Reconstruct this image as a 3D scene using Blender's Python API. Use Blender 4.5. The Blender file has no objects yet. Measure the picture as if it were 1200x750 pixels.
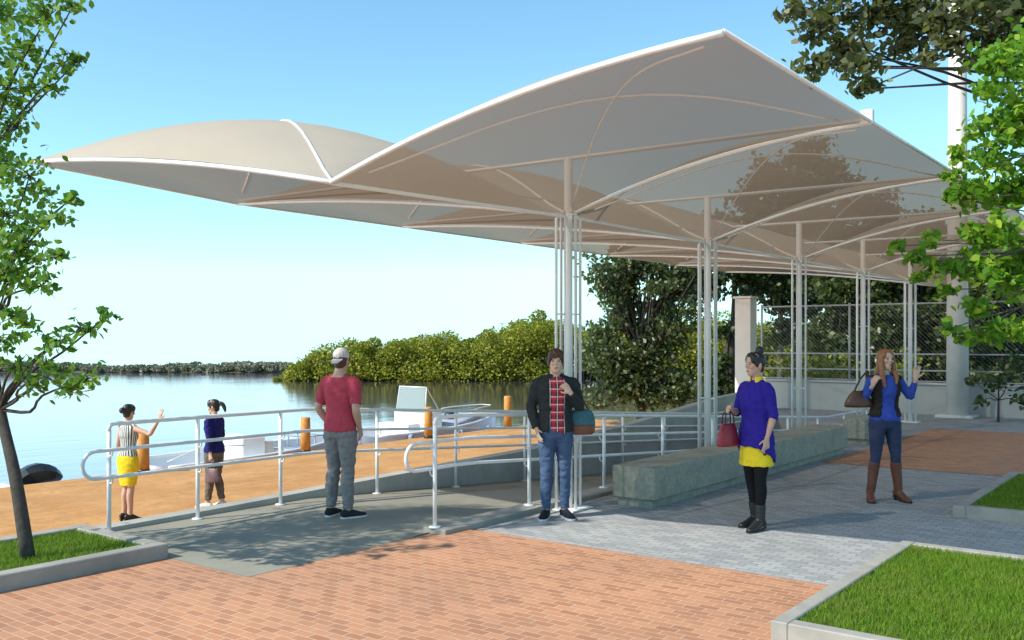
import bpy, math, random
import numpy as np
from mathutils import Vector, Matrix, noise
random.seed(7); RNG = np.random.default_rng(7)
R = math.radians
scene = bpy.context.scene
COL = scene.collection

# ------------------------------------------------------------------ frame
F, YH, E = 1100.0, 400.0, 1.85
CU, SU = 0.6069, 0.7948            # plaza axes: X = along the canopy row, Y = across it
def cam2w(X, d): return (CU*X + SU*d, -SU*X + CU*d)
def gp(px, py, z=0.0):
    d = F*(E-z)/(py-YH); X = (px-600)/F*d
    x, y = cam2w(X, d); return Vector((x, y, z))
def at(px, py, d):
    X = (px-600)/F*d; x, y = cam2w(X, d)
    return Vector((x, y, E-(py-YH)*d/F))
CAMROT = -math.atan2(SU, CU)

# ------------------------------------------------------------------ tagging
def tag(o, label=None, cat=None, group=None, kind=None):
    if label: o['label'] = label
    if cat: o['category'] = cat
    if group: o['group'] = group
    if kind: o['kind'] = kind
    return o
def empty(name, loc=(0,0,0), rz=0.0):
    o = bpy.data.objects.new(name, None); COL.objects.link(o)
    o.location = loc; o.rotation_euler = (0,0,rz); o.empty_display_size = .2
    return o
def children(o): return [c for c in bpy.data.objects if c.parent == o]
def copy_tree(o, parent=None):
    c = o.copy(); COL.objects.link(c)
    if parent: c.parent = parent
    for ch in children(o): copy_tree(ch, c)
    return c

# ------------------------------------------------------------------ mesh builder
def catmull(st, sub):
    st = [np.array(s, float) for s in st]
    if len(st) < 3 or sub <= 1: return st
    out = []
    P = [2*st[0]-st[1]] + st + [2*st[-1]-st[-2]]
    for i in range(1, len(P)-2):
        p0,p1,p2,p3 = P[i-1:i+3]
        for k in range(sub):
            t = k/sub
            out.append(.5*((2*p1)+(-p0+p2)*t+(2*p0-5*p1+4*p2-p3)*t*t+(-p0+3*p1-3*p2+p3)*t**3))
    out.append(st[-1]); return out

class MB:
    def __init__(s): s.v = []; s.f = []; s.smooth = []
    def add(s, vs, fs, smooth=False, M=None):
        o = len(s.v)
        if M is not None: vs = [M @ Vector(v) for v in vs]
        s.v += [tuple(v) for v in vs]
        s.f += [tuple(i+o for i in f) for f in fs]; s.smooth += [smooth]*len(fs)
        return s
    def box(s, x0,x1,y0,y1,z0,z1, M=None, bev=0.0):
        if bev > 0:
            b = bev; vs=[]; 
            # chamfered box: 24 verts
            xs=(x0,x1); ys=(y0,y1); zs=(z0,z1); idx={}
            for i in (0,1):
                for j in (0,1):
                    for k in (0,1):
                        sx,sy,sz = (1 if i==0 else -1),(1 if j==0 else -1),(1 if k==0 else -1)
                        for a in range(3):
                            p=[xs[i]+sx*b, ys[j]+sy*b, zs[k]+sz*b]
                            p[a] = (xs[i],ys[j],zs[k])[a]
                            idx[(i,j,k,a)] = len(vs); vs.append(p)
            fs=[]
            q = lambda *k: fs.append([idx[t] for t in k])
            for v in (0,1):
                q((v,0,0,0),(v,1,0,0),(v,1,1,0),(v,0,1,0)); q((0,v,0,1),(1,v,0,1),(1,v,1,1),(0,v,1,1)); q((0,0,v,2),(1,0,v,2),(1,1,v,2),(0,1,v,2))
            for a in (0,1):
                for c in (0,1):
                    q((a,c,0,0),(a,c,1,0),(a,c,1,1),(a,c,0,1)); q((a,0,c,0),(a,1,c,0),(a,1,c,2),(a,0,c,2)); q((0,a,c,1),(1,a,c,1),(1,a,c,2),(0,a,c,2))
            for i in (0,1):
                for j in (0,1):
                    for k in (0,1): q((i,j,k,0),(i,j,k,1),(i,j,k,2))
            return s.add(vs,fs,False,M)
        vs=[(x,y,z) for z in (z0,z1) for y in (y0,y1) for x in (x0,x1)]
        fs=[(0,2,3,1),(4,5,7,6),(0,1,5,4),(2,6,7,3),(0,4,6,2),(1,3,7,5)]
        return s.add(vs,fs,False,M)
    def loft(s, st, ref=(1,0,0), n=16, sub=4, M=None, smooth=True, cap=True):
        st = catmull(st, sub); ref = Vector(ref); vs=[]; fs=[]
        C = [Vector(q[:3]) for q in st]
        m = len(C)
        for i in range(m):
            t = (C[min(i+1,m-1)]-C[max(i-1,0)])
            if t.length < 1e-9: t = Vector((0,0,1))
            t.normalize()
            a = ref - t*ref.dot(t)
            if a.length < 1e-4: a = t.orthogonal()
            a.normalize(); b = t.cross(a)
            for k in range(n):
                th = 2*math.pi*k/n
                vs.append(C[i]+a*(math.cos(th)*st[i][3])+b*(math.sin(th)*st[i][4]))
        for i in range(m-1):
            for k in range(n):
                k2=(k+1)%n
                fs.append((i*n+k, i*n+k2, (i+1)*n+k2, (i+1)*n+k))
        if cap:
            vs.append(C[0]); vs.append(C[-1]); c0=m*n; c1=c0+1
            for k in range(n):
                k2=(k+1)%n
                fs.append((k2,k,c0)); fs.append(((m-1)*n+k,(m-1)*n+k2,c1))
        return s.add(vs,fs,smooth,M)
    def tube(s, pts, r, n=10, sub=1, M=None):
        if not hasattr(r,'__len__'): r=[r]*len(pts)
        return s.loft([(*p,q,q) for p,q in zip(pts,r)], ref=(.31,.77,.55), n=n, sub=sub, M=M)
    def ell(s, c, r, n=14, m=10, M=None, rot=None):
        vs=[]; fs=[]
        for i in range(m+1):
            ph=math.pi*i/m
            for k in range(n):
                th=2*math.pi*k/n
                p=Vector((r[0]*math.sin(ph)*math.cos(th), r[1]*math.sin(ph)*math.sin(th), r[2]*math.cos(ph)))
                if rot is not None: p = rot @ p
                vs.append(Vector(c)+p)
        for i in range(m):
            for k in range(n):
                k2=(k+1)%n
                fs.append((i*n+k,(i+1)*n+k,(i+1)*n+k2,i*n+k2))
        return s.add(vs,fs,True,M)
    def shell(s, st, a0, a1, th, ref=(1,0,0), n=22, sub=4, M=None):
        """open garment: the part of a loft between two angles, given thickness"""
        st = catmull(st, sub); vs=[]; fs=[]; m=len(st)
        C=[Vector(q[:3]) for q in st]; rf=Vector(ref)
        for lay in (0,1):
            for i in range(m):
                t=(C[min(i+1,m-1)]-C[max(i-1,0)]).normalized()
                a=(rf-t*rf.dot(t)).normalized(); b=t.cross(a)
                for k in range(n):
                    q=a0+(a1-a0)*k/(n-1)
                    vs.append(C[i]+a*(math.cos(q)*(st[i][3]-lay*th))+b*(math.sin(q)*(st[i][4]-lay*th)))
        L=m*n
        for i in range(m-1):
            for k in range(n-1):
                A=i*n+k; fs.append((A,A+1,A+n+1,A+n)); fs.append((L+A,L+A+n,L+A+n+1,L+A+1))
            A=i*n; fs.append((A,A+n,L+A+n,L+A)); A=i*n+n-1; fs.append((A,L+A,L+A+n,A+n))
        for k in range(n-1):
            fs.append((k,L+k,L+k+1,k+1)); A=(m-1)*n+k; fs.append((A,A+1,L+A+1,L+A))
        return s.add(vs,fs,True,M)
    def prism(s, outline, z0, z1, M=None):
        n=len(outline)
        vs=[(x,y,z0) for x,y in outline]+[(x,y,z1) for x,y in outline]
        fs=[tuple(range(n-1,-1,-1)),tuple(range(n,2*n))]+[(i,(i+1)%n,n+(i+1)%n,n+i) for i in range(n)]
        return s.add(vs,fs,False,M)
    def build(s, name, mat, parent=None):
        me=bpy.data.meshes.new(name); me.from_pydata(s.v,[],s.f); me.update()
        me.polygons.foreach_set('use_smooth', s.smooth)
        o=bpy.data.objects.new(name,me); COL.objects.link(o)
        if mat: me.materials.append(mat)
        if parent: o.parent=parent
        return o
    def remesh(s, name, mat, vox=.008, smooth=3, parent=None, wr=0.0, ws=9.0):
        """fuse all pieces into one continuous surface"""
        me=bpy.data.meshes.new('tmp'); me.from_pydata(s.v,[],s.f); me.update()
        t=bpy.data.objects.new('tmp',me); COL.objects.link(t)
        m=t.modifiers.new('r','REMESH'); m.mode='VOXEL'; m.voxel_size=vox; m.adaptivity=0
        if smooth:
            q=t.modifiers.new('s','SMOOTH'); q.factor=.5; q.iterations=smooth
        dg=bpy.context.evaluated_depsgraph_get(); dg.update()
        nm=bpy.data.meshes.new_from_object(t.evaluated_get(dg))
        bpy.data.objects.remove(t); bpy.data.meshes.remove(me)
        nm.name=name; nm.materials.clear(); nm.materials.append(mat)
        if wr>0:
            N=len(nm.vertices); co=np.empty(N*3); no=np.empty(N*3)
            nm.vertices.foreach_get('co',co); nm.vertices.foreach_get('normal',no)
            co=co.reshape(-1,3); no=no.reshape(-1,3)
            h=np.array([noise.noise(Vector((c[0]*ws,c[1]*ws,c[2]*ws*1.7)))+.5*noise.noise(Vector((c[0]*ws*2.3+5,c[1]*ws*2.3,c[2]*ws*4))) for c in co])
            co+=no*(h*wr)[:,None]; nm.vertices.foreach_set('co',co.ravel())
        nm.polygons.foreach_set('use_smooth',[True]*len(nm.polygons)); nm.update()
        o=bpy.data.objects.new(name,nm); COL.objects.link(o)
        if parent: o.parent=parent
        return o

def np_mesh(name, V, Fc, mat, parent=None, smooth=False):
    me=bpy.data.meshes.new(name); V=np.ascontiguousarray(V,np.float32); Fc=np.ascontiguousarray(Fc,np.int32)
    nf,k=Fc.shape
    me.vertices.add(len(V)); me.vertices.foreach_set('co',V.ravel())
    me.loops.add(nf*k); me.loops.foreach_set('vertex_index',Fc.ravel())
    me.polygons.add(nf); me.polygons.foreach_set('loop_start',np.arange(0,nf*k,k,dtype=np.int32))
    me.polygons.foreach_set('loop_total',np.full(nf,k,dtype=np.int32))
    me.update(calc_edges=True); me.validate()
    if smooth: me.polygons.foreach_set('use_smooth',[True]*nf)
    me.materials.append(mat)
    o=bpy.data.objects.new(name,me); COL.objects.link(o)
    if parent: o.parent=parent
    return o

# ------------------------------------------------------------------ materials
def nmat(name):
    m=bpy.data.materials.new(name); m.use_nodes=True
    nt=m.node_tree; b=nt.nodes['Principled BSDF']; return m,nt,b
def N(nt,t,**kw):
    n=nt.nodes.new(t)
    for k,v in kw.items():
        if hasattr(n,k): setattr(n,k,v)
        else: n.inputs[k].default_value=v
    return n
def math_(nt,op,a,b=None,c=None):
    n=nt.nodes.new('ShaderNodeMath'); n.operation=op
    for i,x in enumerate((a,b,c)):
        if x is None: continue
        if isinstance(x,(int,float)): n.inputs[i].default_value=x
        else: nt.links.new(x,n.inputs[i])
    return n.outputs[0]
def mixc(nt,f,a,b,mode='MIX'):
    n=nt.nodes.new('ShaderNodeMix'); n.data_type='RGBA'; n.blend_type=mode
    for s,x in ((n.inputs['Factor'],f),(n.inputs[6],a),(n.inputs[7],b)):
        if isinstance(x,(int,float)): s.default_value=x
        elif isinstance(x,tuple): s.default_value=(*x[:3],1)
        else: nt.links.new(x,s)
    return n.outputs[2]
def ramp(nt,x,p0,p1):
    n=nt.nodes.new('ShaderNodeMapRange'); n.inputs[1].default_value=p0; n.inputs[2].default_value=p1
    nt.links.new(x,n.inputs[0]); return n.outputs[0]
def noisef(nt,vec,scale,detail=4,rough=.6):
    n=N(nt,'ShaderNodeTexNoise'); n.inputs['Scale'].default_value=scale; n.inputs['Detail'].default_value=detail; n.inputs['Roughness'].default_value=rough
    if vec is not None: nt.links.new(vec,n.inputs['Vector'])
    return n.outputs['Fac']
def bump(nt,b,h,strength=.3,dist=.01):
    n=N(nt,'ShaderNodeBump'); n.inputs['Strength'].default_value=strength; n.inputs['Distance'].default_value=dist
    nt.links.new(h,n.inputs['Height']); nt.links.new(n.outputs[0],b.inputs['Normal']); return n
def surf(name,c,c2=None,scale=6,rough=.6,bs=.15,bscale=60,metal=0,spec=None,stain=None):
    m,nt,b=nmat(name); tc=N(nt,'ShaderNodeTexCoord').outputs['Object']
    if c2 is None: c2=tuple(x*.82 for x in c)
    f=ramp(nt,noisef(nt,tc,scale,6),.35,.65)
    colr=mixc(nt,f,c,c2)
    if stain:
        g=ramp(nt,noisef(nt,tc,scale*.17,5,.65),.48,.72); colr=mixc(nt,g,colr,stain)
    nt.links.new(colr,b.inputs['Base Color'])
    b.inputs['Roughness'].default_value=rough; b.inputs['Metallic'].default_value=metal
    if spec is not None: b.inputs['Specular IOR Level'].default_value=spec
    if bs>0: bump(nt,b,noisef(nt,tc,bscale,5),bs,.006)
    return m
def paver(name,c1,c2,mort,var=.5):
    m,nt,b=nmat(name); tc=N(nt,'ShaderNodeTexCoord').outputs['Object']
    sp=N(nt,'ShaderNodeSeparateXYZ'); nt.links.new(tc,sp.inputs[0])
    cb=N(nt,'ShaderNodeCombineXYZ'); nt.links.new(sp.outputs[1],cb.inputs[0]); nt.links.new(sp.outputs[0],cb.inputs[1])
    br=N(nt,'ShaderNodeTexBrick'); br.offset=.5; br.inputs['Scale'].default_value=1.0
    br.inputs['Brick Width'].default_value=.155; br.inputs['Row Height'].default_value=.0775; br.inputs['Mortar Size'].default_value=.0055
    br.inputs['Mortar Smooth'].default_value=.3; br.inputs['Bias'].default_value=-.15
    br.inputs['Color1'].default_value=(*c1,1); br.inputs['Color2'].default_value=(*c2,1); br.inputs['Mortar'].default_value=(*mort,1)
    nt.links.new(cb.outputs[0],br.inputs['Vector'])
    f=ramp(nt,noisef(nt,tc,.7,5),.3,.7); g=ramp(nt,noisef(nt,tc,40,3),.2,.8)
    k=mixc(nt,math_(nt,'MULTIPLY',f,.30),br.outputs['Color'],(.12,.10,.09)); st=ramp(nt,noisef(nt,tc,2.6,6,.7),.56,.74); k=mixc(nt,math_(nt,'MULTIPLY',st,.28),k,(.09,.075,.065))
    k=mixc(nt,math_(nt,'MULTIPLY',g,.18),k,tuple(x*1.25 for x in c1))
    nt.links.new(k,b.inputs['Base Color']); b.inputs['Roughness'].default_value=.8; b.inputs['Specular IOR Level'].default_value=.3
    h=math_(nt,'ADD',math_(nt,'MULTIPLY',br.outputs['Fac'],-1.0),math_(nt,'MULTIPLY',noisef(nt,tc,90,4),.35))
    bump(nt,b,h,.55,.006); return m
def leafmat(name,c1,c2,c3,trans=.45,rough=.45,patch=None):
    m,nt,b=nmat(name); g=N(nt,'ShaderNodeNewGeometry')
    r=g.outputs['Random Per Island']
    k=mixc(nt,ramp(nt,r,0,.7),c1,c2); k=mixc(nt,ramp(nt,r,.72,1),k,c3)
    if patch:
        tco=N(nt,'ShaderNodeTexCoord').outputs['Object']; k=mixc(nt,math_(nt,'MULTIPLY',ramp(nt,noisef(nt,tco,2.3,5,.6),.42,.68),.65),k,patch)
    nt.links.new(k,b.inputs['Base Color']); b.inputs['Roughness'].default_value=rough; b.inputs['Specular IOR Level'].default_value=.35
    tr=N(nt,'ShaderNodeBsdfTranslucent'); tk=mixc(nt,.35,k,(.35,.5,.03)); nt.links.new(tk,tr.inputs[0])
    mx=N(nt,'ShaderNodeMixShader'); mx.inputs[0].default_value=trans
    nt.links.new(b.outputs[0],mx.inputs[1]); nt.links.new(tr.outputs[0],mx.inputs[2])
    nt.links.new(mx.outputs[0],nt.nodes['Material Output'].inputs[0]); return m
def cloth(name,c,c2=None,rough=.85,sc=25):
    return surf(name,c,c2,scale=sc,rough=rough,bs=.3,bscale=160,spec=.2)

M={}
M['brick']=paver('brick_paver',(.53,.255,.135),(.33,.145,.075),(.60,.40,.27))
M['gray']=paver('gray_paver',(.40,.41,.405),(.25,.265,.27),(.20,.21,.215))
M['conc']=surf('concrete',(.42,.41,.37),(.35,.345,.32),3,.85,.25,80,stain=(.26,.26,.24))
M['rampc']=surf('ramp_concrete',(.27,.26,.205),(.23,.222,.18),2.2,.85,.25,70,stain=(.18,.185,.155))
M['bench']=surf('bench_concrete',(.36,.35,.285),(.25,.25,.20),22,.9,.6,60,stain=(.21,.21,.17))
M['curb']=surf('curb_concrete',(.35,.335,.295),(.28,.27,.24),5,.8,.3,70,stain=(.22,.215,.195))
M['wallp']=surf('painted_wall',(.44,.44,.43),(.39,.39,.38),1.5,.8,.1,40)
M['pillar']=surf('pillar_plaster',(.74,.67,.60),(.68,.61,.55),2,.8,.1,40)
M['white']=surf('white_painted_steel',(.80,.80,.79),(.74,.74,.73),3,.35,.03,30)
M['polep']=surf('pole_paint',(.70,.68,.65),(.62,.60,.58),2,.55,.05,30,stain=(.54,.52,.50))
M['rail']=surf('rail_steel',(.80,.80,.80),(.72,.72,.72),5,.32,.03,40)
M['galv']=surf('galvanized_wire',(.42,.43,.44),None,5,.5,.0,40)
M['post']=surf('mooring_timber',(.60,.27,.05),(.46,.19,.035),9,.65,.4,30)
M['bark']=surf('bark',(.075,.065,.055),(.04,.035,.03),18,.95,.9,26)
M['bark2']=surf('pale_bark',(.16,.13,.10),(.09,.075,.06),12,.95,.8,20)
M['soil']=surf('soil',(.07,.085,.03),(.05,.06,.02),8,.95,.5,30)
M['terrain']=surf('scrub_ground',(.10,.11,.045),(.07,.075,.03),1.5,.95,.5,8)
M['gel']=surf('boat_gelcoat',(.83,.84,.85),(.78,.79,.80),2,.2,.0,30)
M['beige']=surf('boat_vinyl',(.62,.58,.50),None,6,.5,.1,40)
M['black']=surf('black_plastic',(.02,.024,.026),(.03,.036,.038),6,.35,.05,30)
M['bluegrey']=surf('blue_grey_cover',(.34,.38,.45),(.28,.32,.38),4,.6,.2,20)
def deckmat():
    m,nt,b=nmat('deck_planks'); tc=N(nt,'ShaderNodeTexCoord').outputs['Object']
    sp=N(nt,'ShaderNodeSeparateXYZ'); nt.links.new(tc,sp.inputs[0])
    br=N(nt,'ShaderNodeTexBrick'); br.offset=.37; br.inputs['Scale'].default_value=1
    br.inputs['Brick Width'].default_value=3.2; br.inputs['Row Height'].default_value=.145; br.inputs['Mortar Size'].default_value=.005
    br.inputs['Color1'].default_value=(.58,.275,.06,1); br.inputs['Color2'].default_value=(.44,.195,.042,1); br.inputs['Mortar'].default_value=(.20,.09,.03,1)
    nt.links.new(tc,br.inputs['Vector'])
    mp=N(nt,'ShaderNodeMapping'); mp.inputs['Scale'].default_value=(.6,9,1); nt.links.new(tc,mp.inputs[0])
    f=ramp(nt,noisef(nt,mp.outputs[0],2.2,6,.65),.3,.7); g=ramp(nt,noisef(nt,tc,1.3,4),.35,.7)
    k=mixc(nt,math_(nt,'MULTIPLY',f,.45),br.outputs['Color'],(.40,.17,.04)); k=mixc(nt,math_(nt,'MULTIPLY',g,.45),k,(.72,.42,.16)); w=ramp(nt,noisef(nt,tc,5.5,5,.7),.5,.72); k=mixc(nt,math_(nt,'MULTIPLY',w,.6),k,(.30,.125,.03)); w2=ramp(nt,noisef(nt,tc,22,4,.7),.45,.7); k=mixc(nt,math_(nt,'MULTIPLY',w2,.35),k,(.34,.15,.04))
    nt.links.new(k,b.inputs['Base Color']); b.inputs['Roughness'].default_value=.7
    bump(nt,b,math_(nt,'ADD',math_(nt,'MULTIPLY',br.outputs['Fac'],-1.),f),.4,.006); return m
M['deck']=deckmat()
def membrane():
    m,nt,b=nmat('mesh_membrane'); tc=N(nt,'ShaderNodeTexCoord').outputs['Object']
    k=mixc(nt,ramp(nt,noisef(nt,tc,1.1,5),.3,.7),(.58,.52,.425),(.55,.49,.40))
    gn=N(nt,'ShaderNodeNewGeometry'); k=mixc(nt,gn.outputs['Backfacing'],k,(.26,.218,.170))  # underside shade put into the fabric colour: backfaces darker and browner
    nt.links.new(k,b.inputs['Base Color']); b.inputs['Roughness'].default_value=.75; b.inputs['Specular IOR Level'].default_value=.15
    bump(nt,b,noisef(nt,tc,3.5,3,.5),.25,.03)
    tr=N(nt,'ShaderNodeBsdfTranslucent'); tr.inputs[0].default_value=(.30,.215,.15,1)
    mx=N(nt,'ShaderNodeMixShader'); mx.inputs[0].default_value=.30
    nt.links.new(b.outputs[0],mx.inputs[1]); nt.links.new(tr.outputs[0],mx.inputs[2])
    tp=N(nt,'ShaderNodeBsdfTransparent'); tp.inputs[0].default_value=(1,.92,.82,1); m2=N(nt,'ShaderNodeMixShader'); m2.inputs[0].default_value=.135
    nt.links.new(mx.outputs[0],m2.inputs[1]); nt.links.new(tp.outputs[0],m2.inputs[2])
    nt.links.new(m2.outputs[0],nt.nodes['Material Output'].inputs[0]); return m
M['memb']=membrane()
def watermat():
    m,nt,b=nmat('lake_water'); tc=N(nt,'ShaderNodeTexCoord').outputs['Object']
    b.inputs['Base Color'].default_value=(.09,.10,.13,1); b.inputs['Roughness'].default_value=.06
    b.inputs['IOR'].default_value=1.5; b.inputs['Specular IOR Level'].default_value=.6
    mp=N(nt,'ShaderNodeMapping'); mp.inputs['Rotation'].default_value=(0,0,-CAMROT); mp.inputs['Scale'].default_value=(.35,1,1); nt.links.new(tc,mp.inputs[0])
    a=noisef(nt,mp.outputs[0],1.6,4,.6); c=noisef(nt,mp.outputs[0],.22,3,.5)
    h=math_(nt,'ADD',math_(nt,'MULTIPLY',a,.35),c)
    bn=bump(nt,b,h,.115,.25)
    gl=N(nt,'ShaderNodeBsdfGlossy'); gl.inputs['Color'].default_value=(1,.83,.96,1); gl.inputs['Roughness'].default_value=.09; nt.links.new(bn.outputs[0],gl.inputs['Normal'])
    mx=N(nt,'ShaderNodeMixShader'); mx.inputs[0].default_value=.70; nt.links.new(b.outputs[0],mx.inputs[1]); nt.links.new(gl.outputs[0],mx.inputs[2])
    nt.links.new(mx.outputs[0],nt.nodes['Material Output'].inputs[0]); return m
M['water']=watermat()
def glass():
    m,nt,b=nmat('tinted_glass'); b.inputs['Base Color'].default_value=(.34,.40,.39,1); b.inputs['Roughness'].default_value=.08
    tp=N(nt,'ShaderNodeBsdfTransparent'); tp.inputs[0].default_value=(.8,.88,.88,1); mx=N(nt,'ShaderNodeMixShader'); mx.inputs[0].default_value=.35
    nt.links.new(b.outputs[0],mx.inputs[1]); nt.links.new(tp.outputs[0],mx.inputs[2]); nt.links.new(mx.outputs[0],nt.nodes['Material Output'].inputs[0]); return m
M['glass']=glass()
M['darkwin']=surf('dark_window',(.03,.04,.05),None,4,.1,0)
M['leaf_left']=leafmat('leaf_left_tree',(.06,.18,.026),(.10,.26,.035),(.24,.40,.06))
M['leaf_right']=leafmat('leaf_bright_tree',(.07,.20,.018),(.15,.34,.022),(.45,.62,.06),.5)
M['leaf_olive']=leafmat('leaf_olive_tree',(.055,.062,.024),(.09,.10,.038),(.16,.15,.065),.3)
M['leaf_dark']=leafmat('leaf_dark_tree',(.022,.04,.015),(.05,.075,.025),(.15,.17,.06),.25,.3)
M['leaf_mang']=leafmat('leaf_mangrove',(.115,.14,.016),(.245,.26,.022),(.44,.42,.05),.35)
M['leaf_far']=leafmat('leaf_far_shore',(.15,.17,.115),(.20,.21,.15),(.26,.235,.18),.2)  # pale greyed leaf tones: distance haze painted into the colour
M['leaf_bush']=leafmat('leaf_silver_bush',(.03,.05,.02),(.065,.095,.035),(.30,.33,.20),.3,.3)
M['grass']=leafmat('lawn_blade',(.08,.185,.008),(.145,.285,.012),(.23,.34,.03),.35,.6,(.21,.27,.035))

# ------------------------------------------------------------------ setting: ground sheets
def quad_sheet(name,quads,z,mat,sub=None):
    mb=MB()
    for (x0,x1,y0,y1) in quads: mb.add([(x0,y0,z),(x1,y0,z),(x1,y1,z),(x0,y1,z)],[(0,1,2,3)])
    return tag(mb.build(name,mat),kind='structure')
quad_sheet('plaza_ground',[(-30,25.3,-40,5.93),(-30,4.58,5.93,8.6),(21.02,25.3,5.93,11.2)],0,M['gray'])
quad_sheet('brick_pavement',[(-30,7.1,-40,5.93),(-30,6.72,5.93,6.1),(-30,4.58,6.1,7.3)],.004,M['brick'])
quad_sheet('brick_pavement',[(14.28,21.2,-40,4.95)],.004,M['brick'])
def rz(u): return -.0667*min(max(u-7.3,0),10.6)
mb=MB(); us=[4.58,5.5,6.4,7.3,8.5,10,12,14,16,17.9,21.0]
vs=[]; fs=[]
for i,u in enumerate(us):
    vs+= [(u,6.1 if u<6.8 else 6.2,.006+rz(u)),(u,8.62,.006+rz(u))]
    if i: fs.append((2*i-2,2*i,2*i+1,2*i-1))
mb.add(vs,fs); tag(mb.build('ramp',M['rampc']),kind='structure')
# curb between ramp and plaza
mb=MB(); mb.box(6.72,21.0,5.93,6.22,-.9,.05,bev=.008)
tag(mb.build('ramp_kerb',M['curb']),kind='structure')
# retaining wall between ramp and the lower deck
prof=[(-25,.03),(4.6,.045),(6,.06),(8,.1),(11.8,.17),(15,.36),(18.7,.66),(21.0,.74)]
mb=MB(); 
vs=[]; fs=[]
for i,(u,z) in enumerate(prof):
    vs+=[(u,8.6,-1.6),(u,8.6,z),(u,8.8,z),(u,8.8,-1.6)]
    if i:
        a=4*(i-1); b=4*i
        for k in range(3): fs.append((a+k,a+k+1,b+k+1,b+k))
fs.append((0,3,2,1)); b=4*(len(prof)-1); fs.append((b,b+1,b+2,b+3))
mb.add(vs,fs); w=mb.build('retaining_wall',M['conc']); mb=MB(); mb.box(21.0,21.2,6.23,8.59,-1.2,.02); mb.build('end_wall',M['wallp'],w)
tag(w,'grey concrete retaining wall rising along the far side of the ramp','wall')
# deck
mb=MB(); mb.box(-25,26,8.8,17.0,-.86,-.7)
tag(mb.build('deck',M['deck']),kind='structure')
# water
def campoly(pts,z): return [(*cam2w(X,d),z) for X,d in pts]
mb=MB(); mb.add(campoly([(-170,-60),(70,-60),(70,97),(-170,97)],-1.3),[(0,1,2,3)])
tag(mb.build('water',M['water']),kind='structure')
# terrain on the right bank and far shore
def terrain(name,x0,x1,y0,y1,n,fz,cam=False):
    xs=np.linspace(x0,x1,n); ys=np.linspace(y0,y1,n); vs=[]; fs=[]
    for j,y in enumerate(ys):
        for i,x in enumerate(xs):
            p=cam2w(x,y) if cam else (x,y); vs.append((*p,fz(x,y)))
    for j in range(n-1):
        for i in range(n-1): a=j*n+i; fs.append((a,a+1,a+n+1,a+n))
    mb=MB(); mb.add(vs,fs,True); return tag(mb.build(name,M['terrain']),kind='structure')
def bank(x,y):
    e=15.5+1.5*math.sin(x*.23)+min(0,(26-x))*.02
    t=min(max((y-e+3)/6,0),1)
    return -.25-1.9*t*t*(3-2*t)+.12*noise.noise(Vector((x*.3,y*.3,0)))
terrain('terrain',25.75,110,-90,24,60,bank)
def farb(x,y): return -1.5+.5*min(1,max(0,(y-93)/4))
terrain('far_shore',-170,-14,92.5,104,24,farb,True)
def mangb(x,y): return -1.9+.9*min(1,max(0,(y-74)/5))*min(1,max(0,(x+20)/6))
terrain('mangrove_bank',-22,80,73,100,24,mangb,True)

# ------------------------------------------------------------------ planters and lawns
def planter(x0,x1,y0,y1,h,w,label,cat='planter'):
    root=empty('planter',((x0+x1)/2,(y0+y1)/2,0)); tag(root,label,cat)
    cx,cy=(x0+x1)/2,(y0+y1)/2; X0,X1,Y0,Y1=x0-cx,x1-cx,y0-cy,y1-cy
    parts=[(X0,X1,Y0,Y0+w),(X0,X1,Y1-w,Y1),(X0,X0+w,Y0+w,Y1-w),(X1-w,X1,Y0+w,Y1-w)]
    for p in parts:
        mb=MB(); mb.box(p[0],p[1],p[2],p[3],-.02,h,bev=.008); mb.build('kerb',M['curb'],root)
    mb=MB(); mb.box(X0+w,X1-w,Y0+w,Y1-w,-.02,h-.035); mb.build('soil',M['soil'],root)
    return root
def lawn(x0,x1,y0,y1,z,dens,hmin,hmax,label,wid=.0035):
    n=int((x1-x0)*(y1-y0)*dens)
    p=np.stack([RNG.uniform(x0,x1,n),RNG.uniform(y0,y1,n),np.full(n,z)],1)
    cl=np.array([noise.noise(Vector((a*2.1,b*2.1,3))) for a,b in p[:,:2]])
    h=RNG.uniform(hmin,hmax,n)*(1+.35*cl)
    th=RNG.uniform(0,2*math.pi,n); d=np.stack([np.cos(th),np.sin(th),np.zeros(n)],1)
    ln=RNG.normal(0,.45,(n,2))*h[:,None]
    tip=p+np.stack([ln[:,0],ln[:,1],h],1)
    V=np.stack([p-d*wid,p+d*wid,tip],1).reshape(-1,3)
    o=np_mesh('grass',V,np.arange(3*n).reshape(-1,3),M['grass'])
    return tag(o,label,'grass',kind='stuff')
planter(5.6,8.55,-2.4,2.26,.12,.11,'large kerbed planter in the near right corner of the plaza, bright sunlit lawn inside')
planter(10.7,13.96,-2.4,2.32,.12,.13,'smaller looking kerbed planter farther back at the right edge, lawn in shade')
planter(-3.0,4.58,7.18,8.58,.13,.14,'kerbed planter in the left corner of the plaza beside the ramp, leaning tree inside')
lawn(5.71,8.44,-1.0,2.15,.085,7500,.03,.055,'bright green mown grass of the near right planter')
lawn(10.83,13.83,-1.0,2.19,.085,3500,.03,.055,'darker shaded grass of the planter behind, at the right edge',.005)
lawn(0,4.44,7.32,8.44,.095,5000,.03,.055,'green grass around the foot of the leaning left tree',.004)

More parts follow.
